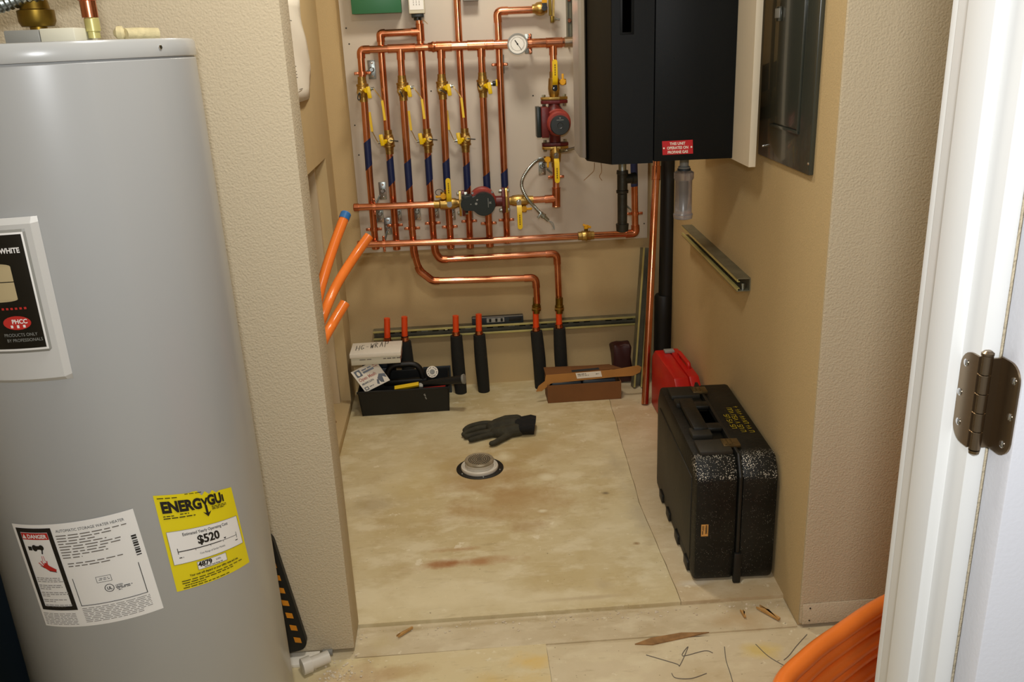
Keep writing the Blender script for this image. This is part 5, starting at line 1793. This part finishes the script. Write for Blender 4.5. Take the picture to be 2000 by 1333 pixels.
link('front_flap', prism(b_, (0, -0.0035, 0)), 'cardboard_light', lid)
yq = yl_ - 0.0068
pf = flat_fn(PY(1127, 740, yq), PY(1176, 736, yq), PY(1124, 729, yq), 0.10, 0.024)
p = Print(pf)
p.rect(0, 0, 0.10, 0.024)
lb = p.build('address_label', 'white', lid)
p = Print(pf, 0.0012)
p.greek(0.006, 0.04, 0.016, 0.003, 3).greek(0.006, 0.05, 0.010, 0.002, 4).greek(0.078, 0.09, 0.012, 0.003, 1)
p.build('printed_text', 'ink_soft', lb)
va, vb, vc_ = Vector(a_[0]), Vector(a_[1]), Vector(a_[3])
pf = flat_fn(Vector(a_[3]) + Vector((0, 0, 0.0037)), Vector(a_[2]) + Vector((0, 0, 0.0037)), Vector(a_[0]) + Vector((0, 0, 0.0037)), 0.33, 0.10)
p = Print(pf, 0.0005)
p.rect(0.115, 0.004, 0.235, 0.028)
p.build('blue_print', 'blue_black', lid)
link('contents', join(box(X0 + 0.02, X0 + 0.15, Y0 + 0.01, Y1 - 0.02, 0.006, ZH + 0.008, 0.006), box(X0 + 0.155, X1 - 0.02, Y0 + 0.012, Y1 - 0.02, 0.006, ZH + 0.012, 0.01)), 'blue_black', bxo)

# red case
rc = thing('red_case', 'red plastic tool case standing behind the black case', 'tool case', (0.84, 3.26, 0))
RX0, RX1, RY0, RY1, RZ = 0.790, 0.900, 3.02, 3.44, 0.262
sh_ = [(RX0 + 0.03, RY0, 0.0), (RX0 + 0.03, RY0, RZ - 0.03), (RX0 + 0.03, RY0 + 0.04, RZ), (RX0 + 0.03, RY1 - 0.04, RZ), (RX0 + 0.03, RY1, RZ - 0.03), (RX0 + 0.03, RY1, 0.0)]
red_left = prism([(RX0, RY0, 0.001), (RX0, RY0, RZ - 0.04), (RX0, RY0 + 0.05, RZ), (RX0, RY1 - 0.05, RZ), (RX0, RY1, RZ - 0.04), (RX0, RY1, 0.001)], (0.058, 0, 0), 0.007)
red_right = prism([(RX0 + 0.059, RY0, 0.001), (RX0 + 0.059, RY0, RZ - 0.036), (RX0 + 0.059, RY0 + 0.05, RZ + 0.004), (RX0 + 0.059, RY1 - 0.05, RZ + 0.004), (RX0 + 0.059, RY1, RZ - 0.036), (RX0 + 0.059, RY1, 0.001)], (0.040, 0, 0), 0.007)
link('shell', red_left, 'red_plastic', rc)
link('shell', red_right, 'red_plastic', rc)
link('latch', bx((RX0 + 0.052, RY1 - 0.085, RZ + 0.006), (0.040, 0.032, 0.010), None, 0.002), 'greyplastic', rc)
link('handle', tube(fillet([(RX0 + 0.078, RY1 - 0.15, RZ + 0.002), (RX0 + 0.078, RY1 - 0.15, RZ + 0.022), (RX0 + 0.080, RY0 + 0.13, RZ + 0.022), (RX0 + 0.080, RY0 + 0.13, RZ + 0.002)], 0.02), 0.0085, 12), 'red_plastic', rc)

# black case
ang = -math.atan(0.05)
bc = thing('black_case', 'big black paint-spattered tool case standing against the right wall', 'tool case', (0.618, 2.128, 0.0), (0, 0, ang))
BM_ = ROOTM[bc.name]
L_, W_, H_ = 0.600, 0.230, 0.391


def cadd(name, bm, m, par=bc):
    bm.transform(BM_)
    return link(name, bm, m, par)


def case_half(x0, x1, h, inset):
    pr_ = [(0.012, 0.004), (0.0, 0.03), (0.0, h - 0.055), (0.034, h), (L_ - 0.034, h), (L_, h - 0.055), (L_, 0.03), (L_ - 0.012, 0.004)]
    return prism([(x0, a, b) for a, b in pr_], (x1 - x0, 0, 0), inset)


s1_ = cadd('shell', case_half(0.0, 0.118, H_ - 0.006, 0.011), 'case')
s2_ = cadd('shell', case_half(0.129, W_, H_ - 0.004, 0.011), 'case')
rib_prof = [(0.006, 0.0), (-0.004, 0.02), (-0.004, H_ - 0.055), (0.030, H_ + 0.003), (L_ - 0.03, H_ + 0.003), (L_ + 0.004, H_ - 0.055), (L_ + 0.004, 0.02), (L_ - 0.006, 0.0)]
cadd('seam_band', prism([(0.1185, a, b + 0.001) for a, b in rib_prof], (0.010, 0, 0), 0.003), 'case_plain')
cadd('foot', bx((0.1235, -0.004, 0.050), (0.022, 0.014, 0.098), None, 0.004), 'case_plain')
cadd('foot', bx((0.1235, L_ + 0.004, 0.050), (0.022, 0.014, 0.098), None, 0.004), 'case_plain')
# recess pads and handle on the left half
for (y0, y1, x0, x1, hgt) in ((0.045, 0.125, 0.018, 0.112, 0.010), (0.150, 0.205, 0.020, 0.080, 0.012), (0.385, 0.430, 0.020, 0.080, 0.012), (0.455, 0.53, 0.018, 0.112, 0.010)):
    cadd('raised_pad', box(x0, x1, y0, y1, H_ - 0.012, H_ + hgt - 0.004, 0.004), 'case_dusty')
cadd('handle', join(box(0.030, 0.075, 0.185, 0.40, H_ - 0.002, H_ + 0.016, 0.007), box(0.072, 0.117, 0.19, 0.23, H_ - 0.004, H_ + 0.010, 0.004), box(0.072, 0.117, 0.355, 0.395, H_ - 0.004, H_ + 0.010, 0.004)), 'case_plain')
cadd('finger_recess', box(0.084, 0.116, 0.236, 0.350, H_ - 0.010, H_ - 0.0052, 0.002), 'boiler_dark')
for y0 in (0.072, 0.470):
    la = cadd('latch', box(0.092, 0.140, y0, y0 + 0.045, H_ + 0.0005, H_ + 0.010, 0.002), 'case_latch')
    for k in range(3):
        cadd('latch_rib', box(0.0945 + 0.012 * k, 0.1015 + 0.012 * k, y0 + 0.002, y0 + 0.038, H_ + 0.0098, H_ + 0.0125, 0.0008), 'case_latch', la)
# side panel relief on the left face
cadd('side_panel', box(-0.003, 0.002, 0.05, L_ - 0.05, 0.05, H_ - 0.075, 0.0015), 'case_dusty')
for y0 in (0.06, 0.20, 0.34, 0.46):
    cadd('side_foot', box(-0.006, 0.004, y0, y0 + 0.05, 0.004, 0.032, 0.002), 'case_plain')
# tag on the front
tf = lambda u, v, o: BM_ @ Vector((0.018 + u, -0.0008 - o, 0.155 + v))
p = Print(tf, 0)
p.rect(0, 0, 0.020, 0.038)
tg = p.build('warning_tag', 'orange_tag', bc)
p = Print(tf)
p.text('WARNING', 0.0118, 0.036, 0.0075, 0.0003, 'LEFT', 0.78, -PI / 2)
p.greek(0.003, 0.006, 0.006, 0.012, 1)
p.rect(0.0035, 0.020, 0.0055, 0.034).rect(0.007, 0.018, 0.008, 0.034)
p.build('printed_text', 'ink', tg)
# yellow hand lettering, scrawled along the right half of the lid (only partly legible)
wf = lambda u, v, o: BM_ @ Vector((0.139 + v, 0.37 - u, H_ - 0.0036 + o))
p = Print(wf, 0.0006)
random.seed(11)
for row, (v0, u0, u1) in enumerate(((0.056, 0.0, 0.20), (0.033, 0.01, 0.19), (0.012, 0.06, 0.16))):
    u = u0
    while u < u1:
        k = random.choice((0, 1, 2, 3))
        wv_, h_ = 0.011, 0.014
        strokes = (((0, 0), (0, 1)), ((0, 1), (1, 1)), ((1, 0), (1, 1))) if k == 0 else (((0, 0), (0.5, 1)), ((0.5, 1), (1, 0))) if k == 1 else (((0, 1), (1, 1)), ((0, 1), (0, 0.5)), ((0, 0.5), (1, 0.5)), ((1, 0.5), (1, 0)), ((0, 0), (1, 0))) if k == 2 else (((0.5, 0), (0.5, 1)), ((0, 0.6), (1, 0.6)))
        for a, b in strokes:
            p.seg((u + a[0] * wv_, v0 + a[1] * h_), (u + b[0] * wv_, v0 + b[1] * h_), 0.0020)
        u += wv_ + random.choice((0.004, 0.004, 0.012))
p.build('yellow_scrawl', 'yellow_paint', bc)
random.seed(5)

# tool tray with its load
ty0, ty1, tx0, tx1, tz = 3.490, 3.688, -0.452, -0.078, 0.118
tt = thing('tool_tray', 'black open tool tray with arched handle by the back wall', 'tool box', ((tx0 + tx1) / 2, 3.6, 0))


def slab(q, ext):
    return prism([Vector(v) for v in q], ext)


fl_ = 0.010
link('front_wall', prism([(tx0, ty0 + 0.014, 0.001), (tx1, ty0 + 0.014, 0.001), (tx1 + 0.004, ty0, tz), (tx0 - fl_, ty0, tz)], (0, 0.004, 0)), 'tray', tt)
link('rear_wall', prism([(tx0, ty1 - 0.008, 0.001), (tx1, ty1 - 0.008, 0.001), (tx1 + 0.004, ty1, tz + 0.012), (tx0 - fl_, ty1, tz + 0.012)], (0, 0.004, 0)), 'tray', tt)
link('end_wall', prism([(tx0, ty0 + 0.014, 0.001), (tx0, ty1, 0.001), (tx0 - fl_, ty1, tz), (tx0 - fl_, ty0, tz)], (0.004, 0, 0)), 'tray', tt)
link('end_wall', prism([(tx1, ty0 + 0.014, 0.001), (tx1, ty1, 0.001), (tx1 + 0.003, ty1, tz + 0.006), (tx1 + 0.003, ty0, tz)], (-0.004, 0, 0)), 'tray', tt)
link('base', box(tx0, tx1, ty0 + 0.014, ty1 - 0.008, 0.001, 0.005), 'tray', tt)
link('rim', join(box(tx0 - fl_ - 0.004, tx1 + 0.008, ty0 - 0.006, ty0 + 0.002, tz - 0.008, tz + 0.002, 0.002), box(tx0 - fl_ - 0.004, tx1 + 0.008, ty1 + 0.001, ty1 + 0.008, tz + 0.004, tz + 0.014, 0.002), box(tx1 + 0.0, tx1 + 0.008, ty0 - 0.004, ty1 + 0.005, tz - 0.004, tz + 0.006, 0.002)), 'tray', tt)
ym = (ty0 + ty1) / 2 + 0.01
ha, hb = PY(760, 750, ym), PY(826, 748, ym)
link('handle', join(tube(fillet([(ha.x - 0.012, ym, 0.10), (ha.x + 0.004, ym, 0.192), (hb.x - 0.01, ym, 0.192), (hb.x + 0.006, ym, 0.10)], 0.045, 8), 0.0125, 16), box(tx0 + 0.006, tx1 - 0.006, ym - 0.005, ym + 0.005, 0.006, 0.112, 0.002), box(ha.x - 0.02, hb.x + 0.02, ym - 0.013, ym + 0.013, 0.098, 0.125, 0.006)), 'tray', tt)
p = Print(lambda u, v, o: Vector((u, ty0 + 0.0035 - o, v)), 0.001)
p.poly([(-0.185, 0.088), (-0.178, 0.092), (-0.174, 0.080), (-0.178, 0.078)]).__class__
p.poly([(-0.180, 0.075), (-0.175, 0.077), (-0.171, 0.066), (-0.175, 0.065)])
p.build('paint_scuff', 'greyplastic', tt)


def oriented_box(corner, eu, ev, en):
    # corner + three edge vectors
    bm = bmesh.new()
    bmesh.ops.create_cube(bm, size=1)
    for v in bm.verts:
        v.co = Vector(corner) + Vector(eu) * (v.co.x + 0.5) + Vector(ev) * (v.co.y + 0.5) + Vector(en) * (v.co.z + 0.5)
    bmesh.ops.recalc_face_normals(bm, faces=bm.faces)
    return bm


# mesh-cloth carton leaning in the tray
Lc, Tc, Rc, Bc = PY(685, 728, 3.535), PY(733, 704, 3.560), PY(764, 743, 3.540), PY(714, 767, 3.512)
eu, ev = (Rc - Bc), (Lc - Bc)
eu, ev = (Tc - Lc), (Lc - Bc)
nn = eu.cross(ev).normalized()
if nn.y > 0:
    nn = -nn
oc = thing('abrasive_cloth_box', 'tilted white carton with black and red print leaning in the tool tray', 'box', Bc)
link('carton', oriented_box(Bc - nn * 0.045, eu, ev, nn * 0.045), 'white', oc)
Wc, Hc = eu.length, ev.length
pf = flat_fn(Bc, Bc + eu, Bc + ev, Wc, Hc)
sgn = 1 if (eu.cross(ev)).dot(nn) > 0 else -1
p = Print(pf, 0.0007 * sgn)
p.rect(Wc * 0.08, Hc * 0.66, Wc * 0.30, Hc * 0.95)
p.greek(Wc * 0.36, Wc * 0.72, Hc * 0.84, Hc * 0.05, 2)
p.rect(Wc * 0.36, Hc * 0.72, Wc * 0.78, Hc * 0.80)
p.text('ABRASIVE CLOTH', Wc * 0.06, Hc * 0.30, Hc * 0.105, 0.0004, 'LEFT', 0.62)
p.frame(Wc * 0.06, Hc * 0.05, Wc * 0.20, Hc * 0.19, Hc * 0.03)
p.greek(Wc * 0.26, Wc * 0.42, Hc * 0.12, Hc * 0.03, 2)
p.poly([(Wc * 0.66, Hc * 0.30), (Wc * 0.80, Hc * 0.45), (Wc * 0.99, Hc * 0.36), (Wc * 0.97, Hc * 0.18), (Wc * 0.86, Hc * 0.30), (Wc * 0.80, Hc * 0.04), (Wc * 0.70, Hc * 0.10)])
p.poly([(Wc * 0.55, Hc * 0.10), (Wc * 0.62, Hc * 0.28), (Wc * 0.68, Hc * 0.24), (Wc * 0.62, Hc * 0.05)])
p.build('black_print', 'label_black', oc)['kind'] = 'stuff'
p = Print(pf, 0.0012 * sgn)
p.disc(Wc * 0.19, Hc * 0.80, Wc * 0.055, Hc * 0.10)
p.build('emblem', 'white', oc)
M['faded_red'] = mat('faded_red_ink', '#c08a7e', 0.7)
p = Print(pf, 0.0007 * sgn)
p.text('Open Mesh', Wc * 0.06, Hc * 0.47, Hc * 0.20, 0.0006, 'LEFT', 0.78)
p.greek(Wc * 0.80, Wc * 0.97, Hc * 0.86, Hc * 0.04, 2)
p.greek(Wc * 0.80, Wc * 0.97, Hc * 0.78, Hc * 0.04, 2)
p.build('red_print', 'faded_red', oc)

# white box on a dark box behind the tray
wz0 = 0.226
d0 = thing('dark_case', 'dark blue-black case standing in the tool tray under the white box', 'tool box', (-0.39, 3.63, 0.006))
link('body', box(-0.444, -0.338, 3.612, 3.674, 0.0055, 0.175, 0.006), 'blue_black', d0)
link('lid', box(-0.446, -0.336, 3.610, 3.676, 0.1755, wz0 - 0.0005, 0.006), 'blue_black', d0)
zt3 = 0.277
A1, B1, C1, D1 = PZ(687, 669, zt3), PZ(783, 668, zt3), PZ(782, 690, zt3), PZ(683, 691, zt3)
wy0, wy1 = (C1.y + D1.y) / 2, min(3.792, (A1.y + B1.y) / 2)
wx0, wx1 = D1.x, C1.x
wb = thing('white_wrap_box', 'white box with HG-WRAP written by hand in black marker', 'box', ((wx0 + wx1) / 2, (wy0 + wy1) / 2, wz0))
wx0 = max(wx0, -0.503)
link('lid', box(wx0, wx1, wy0, wy1, zt3 - 0.018, zt3, 0.001), 'white', wb)
link('carton', box(wx0 + 0.004, wx1 - 0.004, wy0 + 0.004, wy1 - 0.002, wz0, zt3 - 0.0185, 0.001), 'cream', wb)
link('side_print', box(wx1 - 0.0038, wx1 - 0.0030, wy0 + 0.006, wy1 - 0.004, wz0 + 0.004, zt3 - 0.022), 'faded_red', wb)
p = Print(lambda u, v, o: Vector((wx0 + u, wy0 + v, zt3 + o)), 0.0006)
gw = {'H': [((0, 0), (0, 1)), ((0.8, 0), (0.8, 1)), ((0, 0.5), (0.8, 0.45))], 'G': [((0.8, 0.9), (0.2, 0.9)), ((0.2, 0.9), (0, 0.4)), ((0, 0.4), (0.3, 0.05)), ((0.3, 0.05), (0.8, 0.3)), ((0.8, 0.3), (0.4, 0.4))], '-': [((0.1, 0.45), (0.7, 0.45))],
      'W': [((0, 1), (0.2, 0)), ((0.2, 0), (0.4, 0.7)), ((0.4, 0.7), (0.6, 0)), ((0.6, 0), (0.85, 1))], 'R': [((0, 0), (0, 1)), ((0, 1), (0.6, 0.85)), ((0.6, 0.85), (0.1, 0.5)), ((0.1, 0.5), (0.7, 0))], 'A': [((0, 0), (0.35, 1)), ((0.35, 1), (0.75, 0)), ((0.15, 0.4), (0.6, 0.4))], 'P': [((0.1, -0.2), (0.1, 1)), ((-0.2, 1), (0.9, 0.95)), ((0.9, 0.95), (0.7, 0.5)), ((0.7, 0.5), (0.1, 0.5))]}
u = 0.022
ww = wx1 - wx0
for i, ch in enumerate('HG-WRAP'):
    cw = 0.0165
    for a, b in gw[ch]:
        p.seg((u + a[0] * cw, 0.050 + 0.006 * i + a[1] * 0.062), (u + b[0] * cw, 0.050 + 0.006 * i + b[1] * 0.062), 0.0026)
    u += cw + 0.0035
p.build('handwriting', 'ink', wb)
p = Print(lambda u, v, o: Vector((wx0 + 0.02 + u, wy0 + 0.004 - o, wz0 + v)), 0.0006)
p.greek(0.02, 0.07, 0.022, 0.003, 2).greek(0.12, 0.2, 0.022, 0.004, 4)
p.build('printed_text', 'ink_soft', wb)

# roll of solder/tape
c = PY(844, 727, 3.60)
ro = thing('tape_roll', 'speckled white roll of tape standing in the tool tray', 'tape roll', (c.x, c.y, c.z - 0.025))
tiltv = Vector((0.1, -1, 0.45)).normalized()
link('roll', lathe(c + tiltv * -0.012, tiltv, [(0, 0.0255), (0.024, 0.0255), (0.0245, 0.011), (0.018, 0.0105)], 28), 'white', ro)
u_, v__ = frame_of(tiltv)
p = Print(lambda u, v, o: c + tiltv * (0.0128 + o) + u_ * u + v__ * v, 0)
for k in range(14):
    t = 2 * PI * k / 14 + random.uniform(-.1, .1)
    p.disc(0.019 * math.cos(t), 0.019 * math.sin(t), 0.0024, 0.0018, 8)
p.build('roll_print', 'ink', ro)
link('core', lathe(c + tiltv * 0.002, tiltv, [(0, 0.0105), (0.012, 0.0105), (0.0125, 0.005)], 20), 'greyplastic', ro)
# yellow folding rule / level bar
a, b = PY(771, 759, 3.515), PY(818, 751, 3.515)
yr = thing('yellow_bar', 'flat yellow tool handle lying across the front of the tool tray', 'tool', a)
link('bar', strap([a, b], (0, 0.014, 0.010), 0.012), 'yellow', yr)
link('end_piece', strap([b + Vector((0.001, 0, -0.008)), b + Vector((0.016, 0, -0.010))], (0, 0.016, 0.010), 0.018), 'grey_light', yr)
# black club-shaped torch
a, b, c3 = PY(812, 752, 3.535), PY(862, 746, 3.500), PY(903, 741, 3.475)
ba = thing('black_torch', 'long black tapered torch lying across the tray, poking out right', 'torch', a)
link('barrel', tube([a, a.lerp(b, 0.5), b, b.lerp(c3, 0.5), c3], [0.010, 0.0125, 0.0155, 0.0165, 0.019], 20), 'tray', ba)
link('head', lathe(c3, c3 - b, [(0, 0.0195), (0.006, 0.0215), (0.010, 0.0215), (0.011, 0.015)], 20), 'greyplastic', ba)
rd = PY(850, 757, 3.53)
solo('red_handle_tool', tube([rd + Vector((-0.05, 0.01, -0.012)), rd + Vector((0.045, 0.0, -0.004))], 0.010, 12), 'red_plastic', 'red handled tool just inside the front rim of the tool tray', 'tool')
# small flat black panel standing behind the tray
q0, q1 = PY(826, 718, 3.715), PY(878, 715, 3.715)
solo('black_plate', box(q0.x, q1.x + 0.004, 3.712, 3.722, 0.001, q1.z, 0.001), 'blue_black', 'flat black plate standing on edge behind the tool tray', 'plate')

# hazard striped pad between heater and partition
hz = thing('hazard_board', 'black board with orange hazard stripes wedged between heater and partition', 'board', (-0.50, 1.935, 0.01))
YH = 1.930
T0, T1 = PY(548, 1046, YH), PY(606, 1240, YH)
B1_ = PY(597, 1266, YH)
axz = (PY(606, 1228, YH) - PY(556, 1074, YH)).normalized()
axu = Vector((axz.z, 0, -axz.x))
if axu.x > 0:
    axu = -axu
org = PY(603, 1268, YH) + Vector((0, 0, 0.0))
Lh = 0.352
outl = []
wd, rr_ = 0.13, 0.026
for cx, cz, a0 in ((rr_, rr_, -PI / 2), (rr_, Lh - rr_, PI), (wd - rr_, Lh - rr_, PI / 2), (wd - rr_, rr_, 0)):
    pass
corners = [(rr_, rr_, PI, 1.5 * PI), (wd - rr_, rr_, 1.5 * PI, 2 * PI), (wd - rr_, Lh - rr_, 0, PI / 2), (rr_, Lh - rr_, PI / 2, PI)]
for cx, cz, a0, a1 in corners:
    for k in range(7):
        t = a0 + (a1 - a0) * k / 6
        outl.append((cx + rr_ * math.cos(t), cz + rr_ * math.sin(t)))
hfn = lambda u, v, o: org + axu * u - axz * v + Vector((0, -o, 0))
link('board', prism([hfn(u, v, 0) for u, v in outl], (0, 0.016, 0), 0.0), 'black_rubber', hz)
for k in range(9):
    v0 = 0.018 + k * 0.0385
    p = Print(hfn, 0.0008)
    p.poly([(0.012, v0 + 0.004), (0.028, v0 + 0.010), (0.028, v0 + 0.027), (0.012, v0 + 0.020)])
    p.build('stripe', 'orange_stripe', hz)
    p = Print(hfn, 0.0008)
    p.poly([(0.085, v0 + 0.004), (0.101, v0 + 0.010), (0.101, v0 + 0.027), (0.085, v0 + 0.020)])
    p.build('stripe', 'orange_stripe', hz)

# white pipe stub and base plate at the foot of the partition
q0, q1 = PZ(600, 1300, 0.018), PZ(642, 1283, 0.018)
wp = thing('white_pipe_stub', 'short white plastic pipe elbow on the floor by the heater foot', 'pipe', (q0.x, q0.y, 0))
link('tube', tube([q0, q1], 0.0165, 20), 'pvc_white', wp)
link('socket', lathe(q0 + (q0 - q1) * 0.25, q1 - q0, [(0, 0.019), (0.001, 0.0215), (0.024, 0.0215), (0.025, 0.0175)], 20), 'pvc_white', wp)
solo('floor_offcut', box(-0.60, -0.425, 1.905, 1.953, -0.0055, 0.004, 0.001), 'white', 'white painted offcut lying along the foot of the partition', 'board')
solo('grey_shim', box(-0.418, -0.392, 1.944, 1.955, -0.0055, 0.006, 0.001), 'greyplastic', 'small grey shim at the foot of the partition', 'shim')

# orange tubing coil at right front
ctrl = [(.578, 1.363), (.660, 1.440), (.753, 1.507), (.917, 1.607), (1.1, 1.66), (1.32, 1.62), (1.42, 1.42), (1.32, 1.16), (1.02, 1.0), (.74, 1.0), (.60, 1.11), (.552, 1.25)]
co = thing('tubing_coil', 'coil of glossy orange tubing lying behind the door jamb at lower right', 'tube coil', (1.0, 1.3, 0))


def closed_cat(pts, n):
    out = []
    N = len(pts)
    for i in range(N):
        p0, p1, p2, p3 = (Vector(pts[(i + k - 1) % N]) for k in range(4))
        for k in range(n):
            t = k / n
            out.append(0.5 * ((2 * p1) + (p2 - p0) * t + (2 * p0 - 5 * p1 + 4 * p2 - p3) * t * t + (3 * p1 - p0 - 3 * p2 + p3) * t ** 3))
    return out


random.seed(21)
for k in range(8):
    z = 0.016 + 0.0382 * k
    ins = [0.0, 0.012, 0.004, 0.02, 0.0, 0.022, 0.0, 0.0][k]
    loop = [Vector((a + (1.0 - a) * ins * 1.2, b + (1.3 - b) * ins * 1.2, z + 0.003 * math.sin(i * 1.3 + k))) for i, (a, b) in enumerate(ctrl)]
    link('loop', tube(closed_cat(loop, 10), 0.0188, 16, closed=True), 'pex', co)

# wood chips, wires and crumbs
for lab, (xa, ya), (xb, yb), wdt in (('thin brown wood splinter on the sill near the partition', (776, 1246), (806, 1228), 0.006),
                                     ('pale split wood shim on the sill at the right wall', (1480, 1187), (1522, 1212), 0.012),
                                     ('small upright wood chip on the sill left of the shim', (1448, 1194), (1455, 1207), 0.007)):
    a, b = PZ(xa, ya, -0.004), PZ(xb, yb, -0.004)
    d = (b - a).normalized()
    s = Vector((-d.y, d.x, 0)) * wdt
    solo('wood_splinter', prism([a - s * 0.6, b - s * 0.35, b + s * 0.4, a + s * 0.6, a.lerp(b, 0.4) + s * 0.8], (0, 0, 0.006)), 'wood', lab, 'wood chip', 'wood chips on the sill')
for lab, pts in (('thin dark hooked wire scrap on the front floor', [(1262, 1280), (1320, 1297), (1328, 1300), (1344, 1264), (1333, 1282), (1376, 1272), (1392, 1276)]),
                 ('thin dark wire scrap running down to the picture edge', [(1415, 1264), (1418, 1290), (1426, 1315), (1432, 1336)]),
                 ('thin dark wire scrap slanting towards the orange coil', [(1476, 1259), (1500, 1282), (1530, 1300), (1550, 1308)]),
                 ('thin dark straight wire scrap left of the orange coil', [(1576, 1240), (1556, 1262), (1542, 1280), (1531, 1290)]),
                 ('thin dark wire scrap at the bottom edge of the floor', [(1312, 1316), (1320, 1325), (1350, 1326), (1380, 1316)])):
    solo('wire_scrap', tube(catmull([PZ(a, b, -0.005) for a, b in pts], 6), 0.0010, 6), 'ink_soft', lab, 'wire', 'wire scraps on the front floor')
solo('dirt_smear', prism([PZ(a, b, -0.0055) for a, b in ((1240, 1260), (1272, 1248), (1330, 1238), (1385, 1237), (1330, 1249), (1275, 1261))], (0, 0, 0.003)), 'dirt', 'rusty brown crumbs filling the joint before the sill', 'dirt')
solo('brown_chip', bx(PX(654, 826, -0.53) + Vector((0, 0, 0.004)), (0.012, 0.014, 0.010), Matrix.Rotation(0.5, 3, 'Z'), 0.003), 'dirt', 'small brown chip on the ledge of the wall opening', 'dirt')
random.seed(9)
bm = bmesh.new()
for k in range(230):
    if k < 110:
        x = random.gauss(-0.37, 0.035)
        y = random.gauss(1.86, 0.035)
        z = -0.006
    else:
        x = random.uniform(-0.33, 0.84)
        y = 2.040 - 0.013 * (x + 0.33) - abs(random.gauss(0, 0.02)) - 0.002
        z = -0.008
    s = random.uniform(0.0012, 0.0042)
    bmesh.ops.create_icosphere(bm, subdivisions=1, radius=s, matrix=Matrix.Translation((x, y, z + s * 0.4)) @ Matrix.Rotation(random.uniform(0, 3), 4, 'X') @ Matrix.Diagonal((1, random.uniform(0.5, 1), 0.6, 1)))
o = link('plaster_crumbs', bm, 'plaster', None)
o['kind'] = 'stuff'
o['label'] = 'scattered plaster crumbs along the sill and the partition foot'
o['category'] = 'debris'
